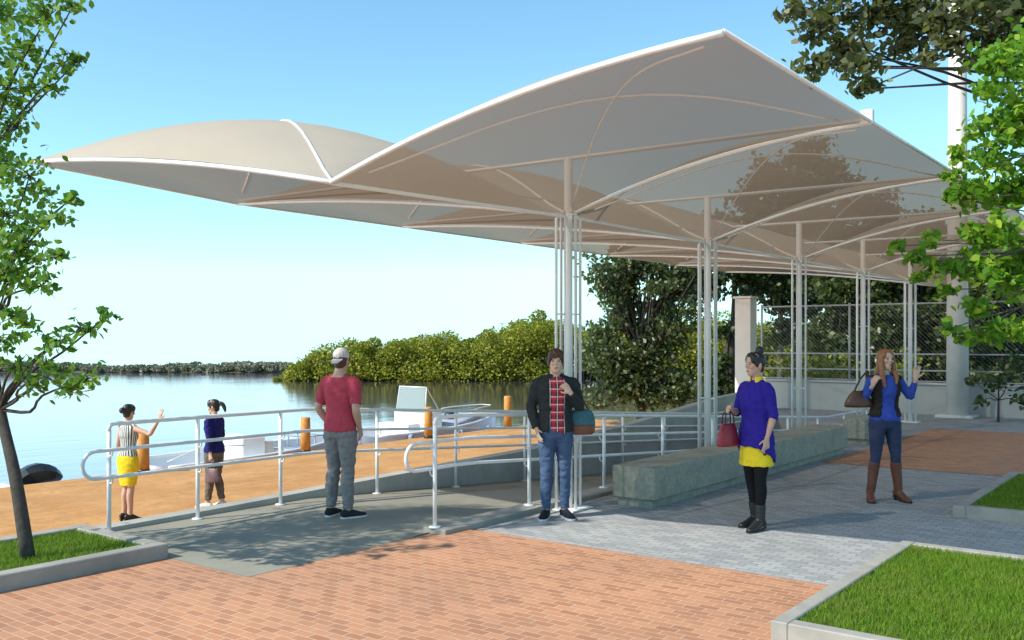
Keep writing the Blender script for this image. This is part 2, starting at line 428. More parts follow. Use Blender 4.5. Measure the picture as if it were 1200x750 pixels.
# ------------------------------------------------------------------ canopy
CV=5.82; CUS=[8.65,12.15,15.68,19.2,22.7]
BU=[5.55]+CUS+[25.75]
ZV,ZR,ZL=3.25,3.82,3.9; VR,VL=2.55,11.75
def zl(u): return ZL+.16*max(0,(8.65-u)/3.1)
def memz(s,t,side,u):
    ze=ZR if side<0 else zl(u)
    a=ZV+(ze-ZV)*t+(.13 if side<0 else .10)*4*t*(1-t)
    dome=(.36 if side<0 else .70)
    return a+dome*(4*s*(1-s))**.8*(4*t*(1-t))**(.9 if side<0 else (.62 if t<.5 else .42))
can=empty('shade_canopy',(15.7,CV,0)); O=Vector((15.7,CV,0))
tag(can,'long cream fabric shade canopy on slender white pipe columns over the plaza','canopy')
def cvf(u): return CV+.40*max(0,(8.65-u)/3.1)
def memp(i,s,t,side):
    u=BU[i]+(BU[i+1]-BU[i])*s; cv=cvf(u); v=cv+((VR if side<0 else VL)-cv)*t
    return Vector((u,v,memz(s,t,side,u)))-O
for side in (-1,1):
    for i in range(len(BU)-1):
        n=24; vs=[]; fs=[]
        for a in range(n+1):
            for b in range(n+1): vs.append(memp(i,.003+.994*a/n,math.sin(math.pi/2*b/n)**1.15,side))
        for a in range(n):
            for b in range(n):
                q=a*(n+1)+b; fs.append((q,q+1,q+n+2,q+n+1) if side<0 else (q,q+n+1,q+n+2,q+1))
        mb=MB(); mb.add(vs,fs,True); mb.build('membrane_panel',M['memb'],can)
        # crossing diagonal ribs
        mb=MB(); mb.tube([memp(i,k/16,k/16,side)+Vector((0,0,.006 if side>0 else -.03)) for k in range(0 if side>0 else 1,16)],.015 if side>0 else .009,6); mb.build('diagonal_rib',M['white'],can)
        mb=MB(); mb.tube([memp(i,k/16,1-k/16,side)+Vector((0,0,-.035)) for k in range(1,16)],.009,6); mb.build('diagonal_rib',M['white'],can)
    # eave tube
    ze=(ZR if side<0 else ZL); v=(VR if side<0 else VL)
    mb=MB(); mb.tube([Vector((BU[0],v,ze if side<0 else zl(BU[0])))-O,Vector((8.65,v,ze))-O,Vector((BU[-1],v,ze))-O],.016,8); mb.build('eave_tube',M['white'],can)
    # curved arms
    for i in range(len(BU)):
        ii=min(i,len(BU)-2); s=0 if i<len(BU)-1 else 1
        mb=MB(); r=.024 if i in (0,len(BU)-1) else .018
        mb.tube([memp(ii,s,k/14,side)+Vector((0,0,-.012)) for k in range(15)],r,8); mb.build('edge_beam' if i in (0,len(BU)-1) else 'curved_arm',M['white'],can)
mb=MB(); mb.tube([Vector((BU[0],cvf(BU[0]),ZV-.02))-O,Vector((8.65,CV,ZV-.02))-O,Vector((BU[-1],CV,ZV-.02))-O],.02,8); mb.build('valley_tube',M['white'],can)
for i,u in enumerate(CUS):
    base=Vector((u,CV,0))-O
    mb=MB(); mb.tube([base+Vector((0,VR-CV+.05,3.84)),base+Vector((0,VL-CV-.05,3.94))],.022,8); mb.build('tie_beam',M['white'],can)
    mb=MB(); mb.box(base.x-.03,base.x+.03,base.y+VR-CV-.02,base.y+VR-CV+.09,3.80,3.93,bev=.006); mb.build('end_cap',M['white'],can)
    mb=MB(); mb.tube([base,base+Vector((0,0,3.86))],.047,14); c=mb.build('column',M['white'],can)
    for k in range(4):
        a=R(45+90*k)+.35; dx,dy=math.cos(a),math.sin(a)
        q=base+Vector((.155*dx,.155*dy,0))
        mb=MB(); mb.tube([q,q+Vector((0,0,3.16+.10*abs(dy))),base+Vector((.04*dx,.04*dy,3.30))],.0165,8); mb.build('side_pipe',M['white'],c)
        for z in (1.05,2.15):
            mb=MB(); mb.tube([base+Vector((.04*dx,.04*dy,z)),base+Vector((.15*dx,.15*dy,z))],.008,6); mb.build('spacer',M['white'],c)
    mb=MB(); mb.box(base.x-.2,base.x+.2,base.y-.2,base.y+.2,0,.012); mb.build('base_plate',M['white'],c)

# ------------------------------------------------------------------ benches
def bench(u0,u1,v0,v1,label):
    r=empty('concrete_bench',((u0+u1)/2,(v0+v1)/2,0)); tag(r,label,'bench')
    a,b=(u1-u0)/2,(v1-v0)/2
    mb=MB(); mb.box(-a,a,-b,b,.09,.45,bev=.012); mb.build('seat_block',M['bench'],r)
    mb=MB(); mb.box(-a+.05,a-.05,-b+.05,b-.05,0,.091); mb.build('plinth',M['bench'],r)
bench(9.15,15.75,5.02,5.56,'long grey green concrete bench block running beside the first columns')
bench(17.15,18.9,5.02,5.56,'shorter concrete bench block farther back, partly hidden behind the booted woman')

# ------------------------------------------------------------------ handrails
def handrail(name,label,us,v,zref,base,start_loop,r=.0205):
    root=empty(name,(us[0],v,0)); tag(root,label,'handrail'); O=Vector((us[0],v,0)); side=-1 if v>7.5 else 1
    P=lambda u,h,dv=0: Vector((u,v+dv,zref(u)+h))-O
    for k,u in enumerate(us):
        mb=MB(); top=zref(u)+1.06; mb.tube([Vector((u,v,base(u)))-O,Vector((u,v,top-(.07 if k==0 else 0)))-O],r,10)
        p=mb.build('post',M['rail'],root)
        mb=MB(); b=Vector((u,v,base(u)))-O; mb.tube([b,b+Vector((0,0,.012))],.06,12); mb.build('flange',M['rail'],p)
        for h in (.56,.82):
            mb=MB(); mb.tube([P(u,h-.06),P(u,h-.06,side*.05),P(u,h,side*.07)],.008,6,sub=3); mb.build('bracket',M['rail'],p)
    dense=np.linspace(us[0],us[-1],40)
    mb=MB(); u0=us[0]
    mb.tube([P(u0,.98),P(u0,1.02)]+[P(u0+.012,1.045),P(u0+.04,1.06)]+[P(u,1.06) for u in dense[1:]],r,10); mb.build('top_rail',M['rail'],root)
    mb=MB(); e=u0-start_loop; dv=side*.07
    arc=[P(e-.13*math.sin(a),.69+.13*math.cos(a),dv) for a in np.linspace(0,math.pi,12)]
    pts=[P(u,.82,dv) for u in dense[::-1]]+arc+[P(u,.56,dv) for u in dense]
    mb.tube(pts,r*.9,10); mb.build('looped_handrail',M['rail'],root)
uf=[4.79,5.76,6.83,8.34,9.85,11.45,12.9,14.35,15.9,17.4,18.9,20.4]
handrail('handrail','long white metal handrail on the lake side of the ramp with rounded looped end',uf,8.5,rz,lambda u:.006+rz(u),.17)
un=[6.76,8.3,9.85,11.35,12.9,14.4,15.9,17.4,18.9,20.4]
handrail('handrail','white metal handrail on the kerb between ramp and columns, behind the plaid shirt man',un,6.1,lambda u:rz(u)+.05,lambda u:.05,.2)

# ------------------------------------------------------------------ mooring posts
def mooring(px,top,label):
    k=(px-600)/F; d=16.75/(CU-SU*k); x,y=cam2w(k*d,d)
    r=empty('mooring_post',(x,y,-.7)); tag(r,label,'mooring post','timber mooring posts along the deck edge')
    h=E-(top-YH)*d/F+.7
    mb=MB(); mb.loft([(0,0,0,.115,.115),(0,0,h*.5,.11,.11),(0,0,h-.02,.108,.108),(0,0,h,.09,.09)],n=18,sub=1); mb.build('timber',M['post'],r)
    mb=MB(); mb.loft([(0,0,.02,.122,.122),(0,0,.07,.122,.122)],n=18,sub=1); mb.build('band',M['black'],r)
mooring(168,508,'orange timber mooring post just right of the waving yellow skirt woman')
mooring(358,489,'orange timber mooring post just left of the red shirt man')
mooring(502,477,'orange timber mooring post right in front of the windscreen boat')
mooring(595,464,'orange timber mooring post farthest back, beside the plaid shirt man')

# ------------------------------------------------------------------ boats
def hull_mb(L,W,H,bow=1):
    """open hull, bow towards +x; sheer line rises to the bow"""
    mb=MB(); n=18; vs=[]; fs=[]; m=9
    for i in range(n+1):
        t=i/n; x=-L/2+L*t
        w=W/2*(1-max(0,(t-.45)/.55)**2.2)*(.92+.08*min(1,t*4))
        zt=H*(1+.28*t*t); 
        for k in range(m):
            a=k/(m-1)*2-1
            y=w*math.copysign(abs(a)**.75,a)
            z=zt*(abs(a)**2.6)-.22*(1-abs(a))*(1-t*t)
            x2=x+(.35*H*abs(a)**2 if t>.8 else 0)*(t-.8)*5
            vs.append((x2,y,z))
    for i in range(n):
        for k in range(m-1): q=i*m+k; fs.append((q,q+m,q+m+1,q+1))
    fs.append(tuple(range(m-1,-1,-1))[::-1])
    mb.add(vs,fs,True); return mb
def boat(u,v,L,W,H,label,rot=0,kind='console'):
    r=empty('motor_boat',(u,v,-1.42),rot); tag(r,label,'boat','boats moored along the deck')
    hull_mb(L,W,H).build('hull',M['gel'],r)
    mb=MB(); pts=[]
    for sgn in (-1,1):
        pp=[]
        for i in range(19):
            t=i/18; w=W/2*(1-max(0,(t-.45)/.55)**2.2)*(.92+.08*min(1,t*4)); zt=H*(1+.28*t*t)
            pp.append((-L/2+L*t+(.35*H if t>.8 else 0)*(t-.8)*5,sgn*w,zt))
        mb=MB(); mb.tube(pp,.04,8); mb.build('gunwale',M['gel'],r)
    # inner deck
    mb=MB(); o=[]
    for i in range(15):
        t=i/16; w=.93*W/2*(1-max(0,(t-.45)/.55)**2.2)*(.92+.08*min(1,t*4)); o.append((-L/2+.04+L*t,w))
    mb.prism(o+[(x,-y) for x,y in o[::-1]],H*.35,H*.42); mb.build('sole',M['beige'],r)
    return r
# windscreen boat
b=boat(20.2,18.5,5.9,2.1,.78,'white motor boat with a tall windscreen console, right of the red tee man')
mb=MB(); mb.prism([(-.75,-.62),(.05,-.5),(.05,.5),(-.75,.62)],.33,1.25); mb.build('console',M['gel'],b)
mb=MB(); mb.prism([(-1.45,-.6),(-1.0,-.6),(-1.0,.6),(-1.45,.6)],.33,.98); mb.build('seat',M['gel'],b)
mb=MB(); mb.add([(-.74,-.55,1.25),(-.74,.55,1.25),(-.66,.50,1.95),(-.66,-.50,1.95),(-.71,-.55,1.25),(-.71,.55,1.25),(-.63,.50,1.95),(-.63,-.50,1.95)],[(0,1,2,3),(7,6,5,4),(0,4,5,1),(1,5,6,2),(2,6,7,3),(3,7,4,0)]); mb.build('windscreen',M['glass'],b)
mb=MB()
for s in (-1,1): mb=MB(); mb.tube([(-.72,s*.57,1.25),(-.64,s*.52,1.97),(.0,s*.44,1.27)],.02,8); mb.build('windscreen_frame',M['rail'],b)
mb=MB(); mb.tube([(-.64,-.52,1.97),(-.64,.52,1.97)],.02,8); mb.build('windscreen_frame',M['rail'],b)
mb=MB(); mb.loft([(.3,0,.86,.8,.05),(1.2,0,.98,.75,.14),(2.2,0,1.06,.42,.10),(2.75,0,1.05,.1,.04)],ref=(0,1,0),n=14); mb.build('bow_cover',M['bluegrey'],b)
for q,rr in (((.45,.3,1.02),(.22,.18,.14)),((.75,-.25,1.1),(.25,.2,.12)),((1.3,.2,1.16),(.2,.22,.09))):
    mb=MB(); mb.ell(q,rr); mb.build('gear_bag',M['black'],b)
mb=MB(); mb.tube([(1.2,.62,1.0),(1.3,.6,1.22),(2.5,.3,1.28),(2.75,0,1.28),(2.5,-.3,1.28),(1.3,-.6,1.22),(1.2,-.62,1.0)],.015,6,sub=3); mb.build('bow_rail',M['rail'],b)
def outboard(b,x,y,z):
    mb=MB(); Mx=Matrix.Translation((x,y,z))
    mb.loft([(.30,0,.0,.13,.08),(.24,0,.03,.2,.17),(0,0,.06,.22,.22),(-.24,0,.03,.19,.17),(-.34,0,-.02,.1,.06)],ref=(0,1,0),n=12,M=Mx); mb.box(-.1,.1,-.06,.06,-.8,0,M=Mx)
    mb.build('outboard_motor',M['black'],b)
outboard(b,-3.2,0,.82)
mb=MB(); mb.box(-.772,-.752,-.38,.38,.62,.92,bev=.004); mb.build('locker_door',M['beige'],b)
for x in (-1.9,.2,1.4):
    mb=MB(); mb.loft([(x,-1.12,.78,.02,.02),(x,-1.13,.72,.075,.075),(x,-1.13,.32,.075,.075),(x,-1.12,.26,.02,.02)],n=12); mb.build('fender',M['bluegrey'],b)
# stern box boat
b=boat(13.9,18.3,5.6,2.0,.66,'low white boat with square white locker, behind the two deck women')
mb=MB(); mb.box(-.75,-.1,-.6,.55,.25,1.08,bev=.03); mb.build('locker',M['gel'],b)
for k in range(3):
    mb=MB(); mb.box(-.09+.29*k,.19+.29*k,-.55,.5,.25,.95-.2*k,bev=.02); mb.build('seat_step',M['beige'],b)
for sx in (1.15,1.45,1.75):
    for sy in (-.5,.5):
        mb=MB(); mb.tube([(sx,sy,.3),(sx,sy,.95)],.018,6); mb.build('rail_post',M['bluegrey'],b)
mb=MB()
mb.tube([(1.15,-.5,.95),(1.75,-.5,.95),(1.75,.5,.95),(1.15,.5,.95),(1.15,-.5,.95)],.018,6); mb.build('rail_frame',M['bluegrey'],b)
mb=MB(); mb.box(1.05,1.85,-.45,.45,.3,.62,bev=.03); mb.build('engine_box',M['bluegrey'],b)
mb=MB(); mb.tube([(-2.7,-.7,.75),(-1.9,-.8,.98),(-.9,-.85,.95)],.015,6,sub=3); mb.build('grab_rail',M['rail'],b)
# left edge boat with black outboard
b=boat(5.35,18.2,5.6,2.0,.62,'white boat cut off by the left edge, black outboard at its stern',math.pi)
mb=MB(); mb.box(-2.3,-.2,-.7,.7,.45,.98,bev=.06); c=mb.build('cabin',M['gel'],b)
mb=MB(); mb.box(-2.31,-.19,-.71,.71,.72,.88); mb.build('cabin_window',M['darkwin'],c)
mb=MB()
Mx=Matrix.Translation((-3.3,.35,.66))
mb.loft([(.36,0,.02,.17,.09),(.26,0,.07,.24,.18),(0,0,.09,.26,.24),(-.24,0,.05,.22,.17),(-.40,0,-.02,.12,.07)],ref=(.0,.92,.38),n=8,sub=2,M=Mx,smooth=False)
mb.box(-.12,.12,-.07,.07,-.8,0,M=Mx); om=mb.build('outboard_motor',M['black'],b)
mb=MB(); mb.box(.1,.6,-.05,.05,-.25,-.15,M=Mx); mb.build('mount_bracket',M['black'],om)

# ------------------------------------------------------------------ wall, pillar, fence, pole at the back
mb=MB(); mb.box(25.3,25.5,-14,10.6,-.4,.74,bev=.01); lw=mb.build('low_wall',M['wallp']); mb=MB(); mb.box(25.26,25.54,-14.02,10.62,.741,.80,bev=.008); mb.build('coping',M['wallp'],lw)
tag(lw,'low pale grey wall under the chain link fence at the back of the plaza','wall')
mb=MB(); mb.box(-.21,.21,-.22,.22,0,2.98,bev=.012); pl=mb.build('pillar',M['pillar']); pl.location=(23.6,10.2,0)
tag(pl,'square cream plaster pillar standing left of the fence, behind the blue tunic woman','pillar')
mb=MB(); mb.box(-.25,.25,-.26,.26,2.981,3.04,bev=.01); mb.build('cap',M['pillar'],pl)
fr=empty('chain_link_fence',(25.4,1,.8)); tag(fr,'tall galvanized chain link fence on top of the low back wall','fence')
for z in (.03,.30,.72,2.02):
    mb=MB(); mb.tube([(0,-15,z),(0,9.5,z)],.022 if z>.1 else .015,8); mb.build('rail',M['galv'],fr)
for k in range(11):
    mb=MB(); mb.tube([(0,-15+2.45*k,0),(0,-15+2.45*k,2.08)],.03,8); mb.build('post',M['galv'],fr)
V=[];Fc=[]; r=.0017; H=1.98; sp=.075
for dirn in (1,-1):
    y=-15-H
    while y<9.5:
        a=np.array([.004*dirn,y,.03]); b_=np.array([.004*dirn,y+H,.03+H])
        lo=max(-15-y,0)/H; hi=min(9.5-y,H)/H
        p,q=a+(b_-a)*lo,a+(b_-a)*hi
        if dirn<0: p[1]=-5.5-p[1]; q[1]=-5.5-q[1]
        o=len(V)
        for c in (p,q): V+=[c+[r,0,0],c+[-r,r*1.2,-r*1.2],c+[-r,-r*1.2,r*1.2]]
        for k in range(3): Fc.append((o+k,o+(k+1)%3,o+3+(k+1)%3,o+3+k))
        y+=sp*1.414
np_mesh('wire_mesh',np.array(V),np.array(Fc),M['galv'],fr)
po=empty('light_pole',(24.75,5.25,0)); tag(po,'very tall thick white tapered pole behind the canopy at the right','pole')
mb=MB(); mb.loft([(0,0,0,.255,.255),(0,0,4,.235,.235),(0,0,13,.17,.17)],n=24,sub=1); mb.build('shaft',M['polep'],po)
mb=MB(); mb.box(-.42,.42,-.42,.42,0,.07,bev=.01); mb.build('base_plate',M['polep'],po)

# ------------------------------------------------------------------ trees
def leaves(C,sz,up=.3,six=True,droop=0.0):
    """numpy leaf faces at the points C"""
    n=len(C); a=RNG.normal(size=(n,3)); a[:,2]-=droop; a/=np.linalg.norm(a,axis=1)[:,None]
    nn=RNG.normal(size=(n,3)); nn[:,2]+=up*2; 
    b=np.cross(nn,a); b/=np.linalg.norm(b,axis=1)[:,None]+1e-9; c=np.cross(a,b)
    s=(sz*RNG.uniform(.65,1.3,n))[:,None]
    if six:
        pts=[(-.5,0,0),(-.15,.30,.06),(.22,.24,.05),(.55,0,-.04),(.22,-.24,.05),(-.15,-.30,.06)]
    else: pts=[(-.5,0,0),(0,.36,.08),(.5,0,0),(0,-.36,.08)]
    V=np.stack([C+s*(p[0]*a+p[1]*b+p[2]*c) for p in pts],1).reshape(-1,3)
    return V,np.arange(len(pts)*n).reshape(-1,len(pts))
def tree(name,label,base,trunk,clumps,leafm,barkm,sz,dens,group=None,spray=.28,six=True,cat='tree',limb_r=.035,nsub=9,droop=.2,z0=0):
    """trunk: list of (point, radius); clumps: list of (centre, radius, limb start index)"""
    B=Vector(base); root=empty(name,B); tag(root,label,cat,group)
    tb=MB(); tb.tube([Vector(p)-B for p,_ in trunk],[r for _,r in trunk],12,sub=4)
    P=[]
    for (c,r,k) in clumps:
        c=Vector(c)-B; s=Vector(trunk[k][0])-B; r0=min(limb_r,trunk[k][1]*.7)
        mid=s.lerp(c,.5)+Vector((0,0,(c-s).length*.08))+Vector(RNG.normal(0,.05,3))*(c-s).length
        tb.tube([s,s.lerp(mid,.5)+Vector(RNG.normal(0,.03,3))*(c-s).length,mid,c],[r0,r0*.8,r0*.6,r0*.3],7,sub=3)
        for q in range(nsub):
            dv=Vector(RNG.normal(0,1,3)); dv.normalize(); dv*=r*RNG.uniform(.35,1.0); dv.z*=.8
            sc=c+dv
            tb.tube([c+dv*.05,c+dv*.5+Vector((0,0,.05*r)),sc],[r0*.3,r0*.2,r0*.09],5,sub=2)
            m=max(3,int(dens*r*r/nsub*RNG.uniform(.5,1.5)))
            tt=RNG.uniform(.45,1.05,m)[:,None]
            base_=np.array(c)[None]+np.array(dv)[None]*tt
            P.append(base_+RNG.normal(0,spray*r,(m,3))*np.array([1,1,.6]))
    tb.build('trunk',barkm,root)
    V,Fc=leaves(np.concatenate(P),sz,six=six,droop=droop); np_mesh('crown',V,Fc,leafm,root)
    return root

# leaning tree of the left planter
def L(px,py,d=7.5): return at(px,py,d)
tb=gp(33,655,.1)
clumps=[(L(95,385,7.2),.2,2),(L(125,370,7.1),.1,2),(L(70,400,7.2),.2,2),(L(55,432,7.2),.2,2),(L(100,445,7.1),.2,2),(L(75,455,7.1),.18,2),(L(35,450,7.3),.16,2),(L(20,430,7.3),.15,2),
 (L(30,285,7.3),.34,3),(L(62,255,7.1),.2,3),(L(85,232,7.1),.1,3),(L(10,330,7.3),.34,3),(L(50,335,7.2),.2,3),(L(35,205,7.4),.3,3),(L(5,250,7.4),.34,3),(L(20,370,7.3),.24,3),(L(70,300,7.1),.12,3),(L(-5,395,7.3),.3,3),
 (L(20,150,7.6),.22,4),(L(72,75,7.5),.2,4),(L(92,70,7.5),.08,4),(L(30,60,7.7),.34,4),(L(55,20,7.6),.3,4),(L(85,8,7.5),.14,4),(L(10,105,7.6),.34,4),(L(55,100,7.5),.16,4),(L(-5,10,7.7),.3,4),(L(-8,195,7.7),.25,3),
 (L(-60,300,8.0),.8,3),(L(-90,160,8.0),.9,4),(L(-70,20,8.2),.9,4),(L(-160,250,7.6),.9,3),(L(-170,80,7.6),1.0,4),(L(-110,-60,7.8),.5,5),(L(-190,-30,7.8),.7,5)]
tree('leaning_tree','slender tree with green leaves leaning left out of the left planter',tb,
 [(tb,.057),(L(18,560,7.6),.048),(L(0,480,7.8),.043),(L(-18,380,7.9),.046),(L(-40,230,8.0),.045),(L(-60,60,8.0),.03),(L(-75,-50,8.0),.015)],
 clumps,M['leaf_left'],M['bark'],.066,1750,spray=.2,nsub=12,limb_r=.016)
# bright green tree of the far right planter
tb=Vector((12.4,.2,.1)); d0=9.6
def Q(px,py,d=9.4): return at(px,py,d)
clumps=[(Q(1180,80),.36,3),(Q(1158,105,9.2),.18,3),(Q(1160,75,9.2),.14,3),(Q(1145,150,9.2),.16,3),(Q(1160,180,9.2),.28,3),(Q(1195,140),.4,3),(Q(1118,205,9.1),.14,3),(Q(1122,180,9.1),.09,3),(Q(1138,232,9.1),.24,2),(Q(1115,232,9.1),.10,2),(Q(1180,225),.4,2),(Q(1165,275,9.1),.32,2),(Q(1140,270,9.1),.18,2),
 (Q(1050,288,9.0),.09,2),(Q(1072,300,9.0),.14,2),(Q(1090,282,9.0),.12,2),(Q(1098,315,9.0),.17,2),(Q(1120,312,9.0),.16,2),(Q(1080,325,9.0),.12,2),(Q(1108,340,9.0),.13,2),(Q(1150,318,9.0),.26,2),(Q(1190,325),.4,2),(Q(1112,385,8.9),.11,2),(Q(1132,398,8.9),.11,2),(Q(1160,392,8.9),.16,2),(Q(1190,385,8.9),.24,2),(Q(1150,362,8.9),.18,2),
 (Q(1240,120),.8,3),(Q(1245,290),.8,2),(Q(1290,200),1.0,3),(Q(1330,60),1.1,4),(Q(1390,250),1.0,3),(Q(1245,60),.6,4),(Q(1420,120),1.0,4),(Q(1340,-80),1.0,4)]
tree('bright_tree','bright lime green leafy tree at the right edge over the farther planter',tb,
 [(tb,.11),(Vector((12.35,.22,1.2)),.095),(Vector((12.3,.3,2.4)),.08),(Vector((12.25,.35,3.4)),.06),(Vector((12.2,.3,4.6)),.035),(Vector((12.2,.3,5.6)),.015)],
 clumps,M['leaf_right'],M['bark2'],.092,2300,spray=.24,nsub=11,limb_r=.016)
# olive tree hanging in from the top right
tx,ty=cam2w(13.6,21.0); tb=Vector((tx,ty,0))
def T(px,py,d=19): return at(px,py,d)
clumps=[(T(955,30),.75,3),(T(925,15),.4,3),(T(985,60),.75,3),(T(955,75),.5,3),(T(1010,80,18.6),.5,3),(T(1025,100,18.4),.3,3),(T(1005,105,18.4),.25,3),(T(1020,20),.9,3),(T(1065,40),.75,3),(T(1065,15),.8,3),(T(1110,25,18.5),.8,3),(T(1150,10,18.5),.9,3),(T(1120,52,18.5),.35,3),(T(1190,20,19),1.0,3),(T(1160,45,18.5),.6,3),(T(1195,60,18.7),.6,3),(T(1090,70,18.5),.3,3),(T(1140,75,18.5),.35,3),(T(980,-20),1.,4),(T(1080,-50),1.3,4),(T(1170,-60),1.3,4),(T(1250,-20),1.4,4),(T(1280,80),1.3,3),(T(1340,0),1.6,4)]
tree('olive_tree','big olive brown tree whose boughs hang in at the top right over the pole',tb,
 [(tb,.3),(tb+Vector((0,0,2.5)),.26),(tb+Vector((-.2,.1,5)),.22),(tb+Vector((-.5,.2,7.2)),.17),(tb+Vector((-.8,.2,9.0)),.1),(tb+Vector((-1,.2,10.5)),.04)],
 clumps,M['leaf_olive'],M['bark'],.20,420,spray=.24,limb_r=.05,nsub=11)
# silvery bush-like tree behind the ramp
def bgtree(name,label,px,d,zb,crown,leafm,sz,dens,n,trunk_h,group=None,lean=0,spray=.3,rr=(.7,1.3),bark='bark'):
    """crown: list of (px, py, rpx) blobs at depth d, filled with clumps"""
    X=(px-600)/F*d; x,y=cam2w(X,d); base=Vector((x,y,zb)); cl=[]
    for (cx,cy,rp) in crown:
        r=rp*d/F
        for k in range(max(2,int(n*(rp/40)**2))):
            q=Vector(RNG.normal(0,1,3)); q.normalize(); q*=r*RNG.uniform(.2,1.)
            c=at(cx,cy,d)+Vector((q.x,q.y,q.z*.9)); cl.append((c,RNG.uniform(*rr),2 if c.z<zb+trunk_h*1.3 else 3))
    tr=[(base,.16),(base+Vector((.03,.05,trunk_h*.5)),.13),(base+Vector((lean*.4,0,trunk_h)),.11),(base+Vector((lean,0,trunk_h*1.7)),.07),(base+Vector((lean*1.2,.1,trunk_h*2.3)),.03)]
    return tree(name,label,base,tr,cl,leafm,M[bark],sz,dens,group,spray=spray,six=False,nsub=7,limb_r=.06)
G='trees on the bank behind the fence'
bgtree('broadleaf_tree','dense tree with glinting leaves between the first two columns, low over the ramp',752,29,-.6,[(752,420,48),(765,345,50),(720,335,38),(800,325,40),(725,455,38),(785,455,38),(705,420,22),(740,300,32),(790,390,34),(715,385,30),(785,295,28)],M['leaf_bush'],.15,430,13,1.1,G,rr=(.4,.8))
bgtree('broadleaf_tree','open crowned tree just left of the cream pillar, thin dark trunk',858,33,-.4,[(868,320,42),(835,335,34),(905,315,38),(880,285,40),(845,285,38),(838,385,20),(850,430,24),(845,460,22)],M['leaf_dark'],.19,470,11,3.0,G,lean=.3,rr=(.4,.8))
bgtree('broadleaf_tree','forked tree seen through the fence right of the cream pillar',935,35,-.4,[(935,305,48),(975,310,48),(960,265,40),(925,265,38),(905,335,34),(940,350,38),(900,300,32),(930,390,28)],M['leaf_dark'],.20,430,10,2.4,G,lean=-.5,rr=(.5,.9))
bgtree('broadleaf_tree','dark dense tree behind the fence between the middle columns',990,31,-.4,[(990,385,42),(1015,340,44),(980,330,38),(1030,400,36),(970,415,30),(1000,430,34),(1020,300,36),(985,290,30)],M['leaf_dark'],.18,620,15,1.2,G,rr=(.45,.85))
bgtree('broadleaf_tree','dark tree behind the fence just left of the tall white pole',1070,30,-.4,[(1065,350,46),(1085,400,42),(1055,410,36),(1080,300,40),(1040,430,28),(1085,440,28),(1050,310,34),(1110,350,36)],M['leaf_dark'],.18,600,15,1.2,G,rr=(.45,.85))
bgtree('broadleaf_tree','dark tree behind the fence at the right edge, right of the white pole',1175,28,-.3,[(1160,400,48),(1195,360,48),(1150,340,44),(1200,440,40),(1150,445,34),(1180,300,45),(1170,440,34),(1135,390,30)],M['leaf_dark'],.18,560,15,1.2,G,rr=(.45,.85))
bgtree('broadleaf_tree','tall olive tree far behind the fence, seen through the canopy fabric',915,41,-.4,[(900,225,55),(960,205,50),(850,265,48),(1000,240,45),(1040,290,45),(990,300,45)],M['leaf_olive'],.26,220,9,4.2,G,rr=(.6,1.1))
# creeping shrub against the low wall at the right
def shrub(name,label,pts,leafm,sz,dens,group=None,cat='shrub'):
    B=Vector(pts[0][0]); B.z=0
    tr=[(B,.03),(B+Vector((0,0,.25)),.025),(B+Vector((.02,0,.5)),.02),(B+Vector((.03,0,.8)),.01)]
    return tree(name,label,B,tr,[(p,r,2) for p,r in pts],leafm,M['bark'],sz,dens,group,spray=.3,six=True,cat=cat,nsub=7,limb_r=.015)
shrub('shrub','dark leafy shrub against the low wall right of the white pole',[(at(1170,450,21.5),.45),(at(1195,430,21.3),.5),(at(1150,470,21.3),.22),(at(1140,445,21.5),.25),(at(1195,470,21),.35)],M['leaf_dark'],.14,450)
for k,(px,lab) in enumerate([(905,'yellow green shrub behind the fence beside the cream pillar'),(950,'yellow green shrub behind the fence left of the third column'),(985,'yellow green shrub behind the fence behind the fourth column'),(1050,'yellow green shrub behind the fence left of the white pole')]):
    shrub('shrub',lab,[(at(px-14,434,27.6),.5),(at(px+14,428,28.0),.55),(at(px,440,27.4),.45)],M['leaf_mang'],.16,330,'shrubs behind the fence')

# mangrove wood and far shore: masses nobody could count
def mass(name,label,prof,d0,d1,n,r,leafm,sz,per,zb=-1.35,bump_=.2):
    P=[]; xs=[p[0] for p in prof]; ys=[p[1] for p in prof]
    for k in range(n):
        d=d0+(d1-d0)*RNG.uniform(0,1)**1.3; px=RNG.uniform(xs[0],xs[-1]); top=np.interp(px,xs,ys)
        h=(E-(top-YH)*d0/F-zb)*RNG.uniform(.8,1.02)*(1+bump_*noise.noise(Vector((px*.028,d*.12,0)))+.6*bump_*noise.noise(Vector((px*.09,d*.3,4))))
        f=1 if k%3==0 else RNG.uniform(.1,1)**.7
        rr=r*RNG.uniform(.45,1.45); rr=min(rr,h*.48)
        X=(px-600)/F*d0; x,y=cam2w(X,d); z=zb+max(rr*.5,h*f-rr)
        m=per; q=RNG.normal(size=(m,3)); q/=np.linalg.norm(q,axis=1)[:,None]
        q*=rr*RNG.uniform(.65,1.05,m)[:,None]; P.append(np.array([x,y,z])+q*np.array([1.25,1.25,.8]))
    V,Fc=leaves(np.concatenate(P),sz,up=.5,six=False); o=np_mesh(name,V,Fc,leafm)
    return tag(o,label,'trees',kind='stuff')
mass('mangrove_wood','wide belt of yellow green mangroves across the water',[(318,444),(340,424),(370,409),(400,394),(420,396),(450,396),(480,393),(520,390),(545,394),(575,384),(595,373),(640,371),(700,376),(760,372),(860,370),(950,380),(1100,385)],74.5,86,1150,1.15,M['leaf_mang'],.22,260,-1.35,.21)
mass('far_shore_wood','thin hazy line of low trees on the far shore',[(-260,424),(-120,420),(0,422),(40,423),(110,428),(130,430),(150,425),(170,429),(200,423),(240,428),(255,423),(300,422),(340,425)],94.5,101,620,.55,M['leaf_far'],.30,60,-1.2)
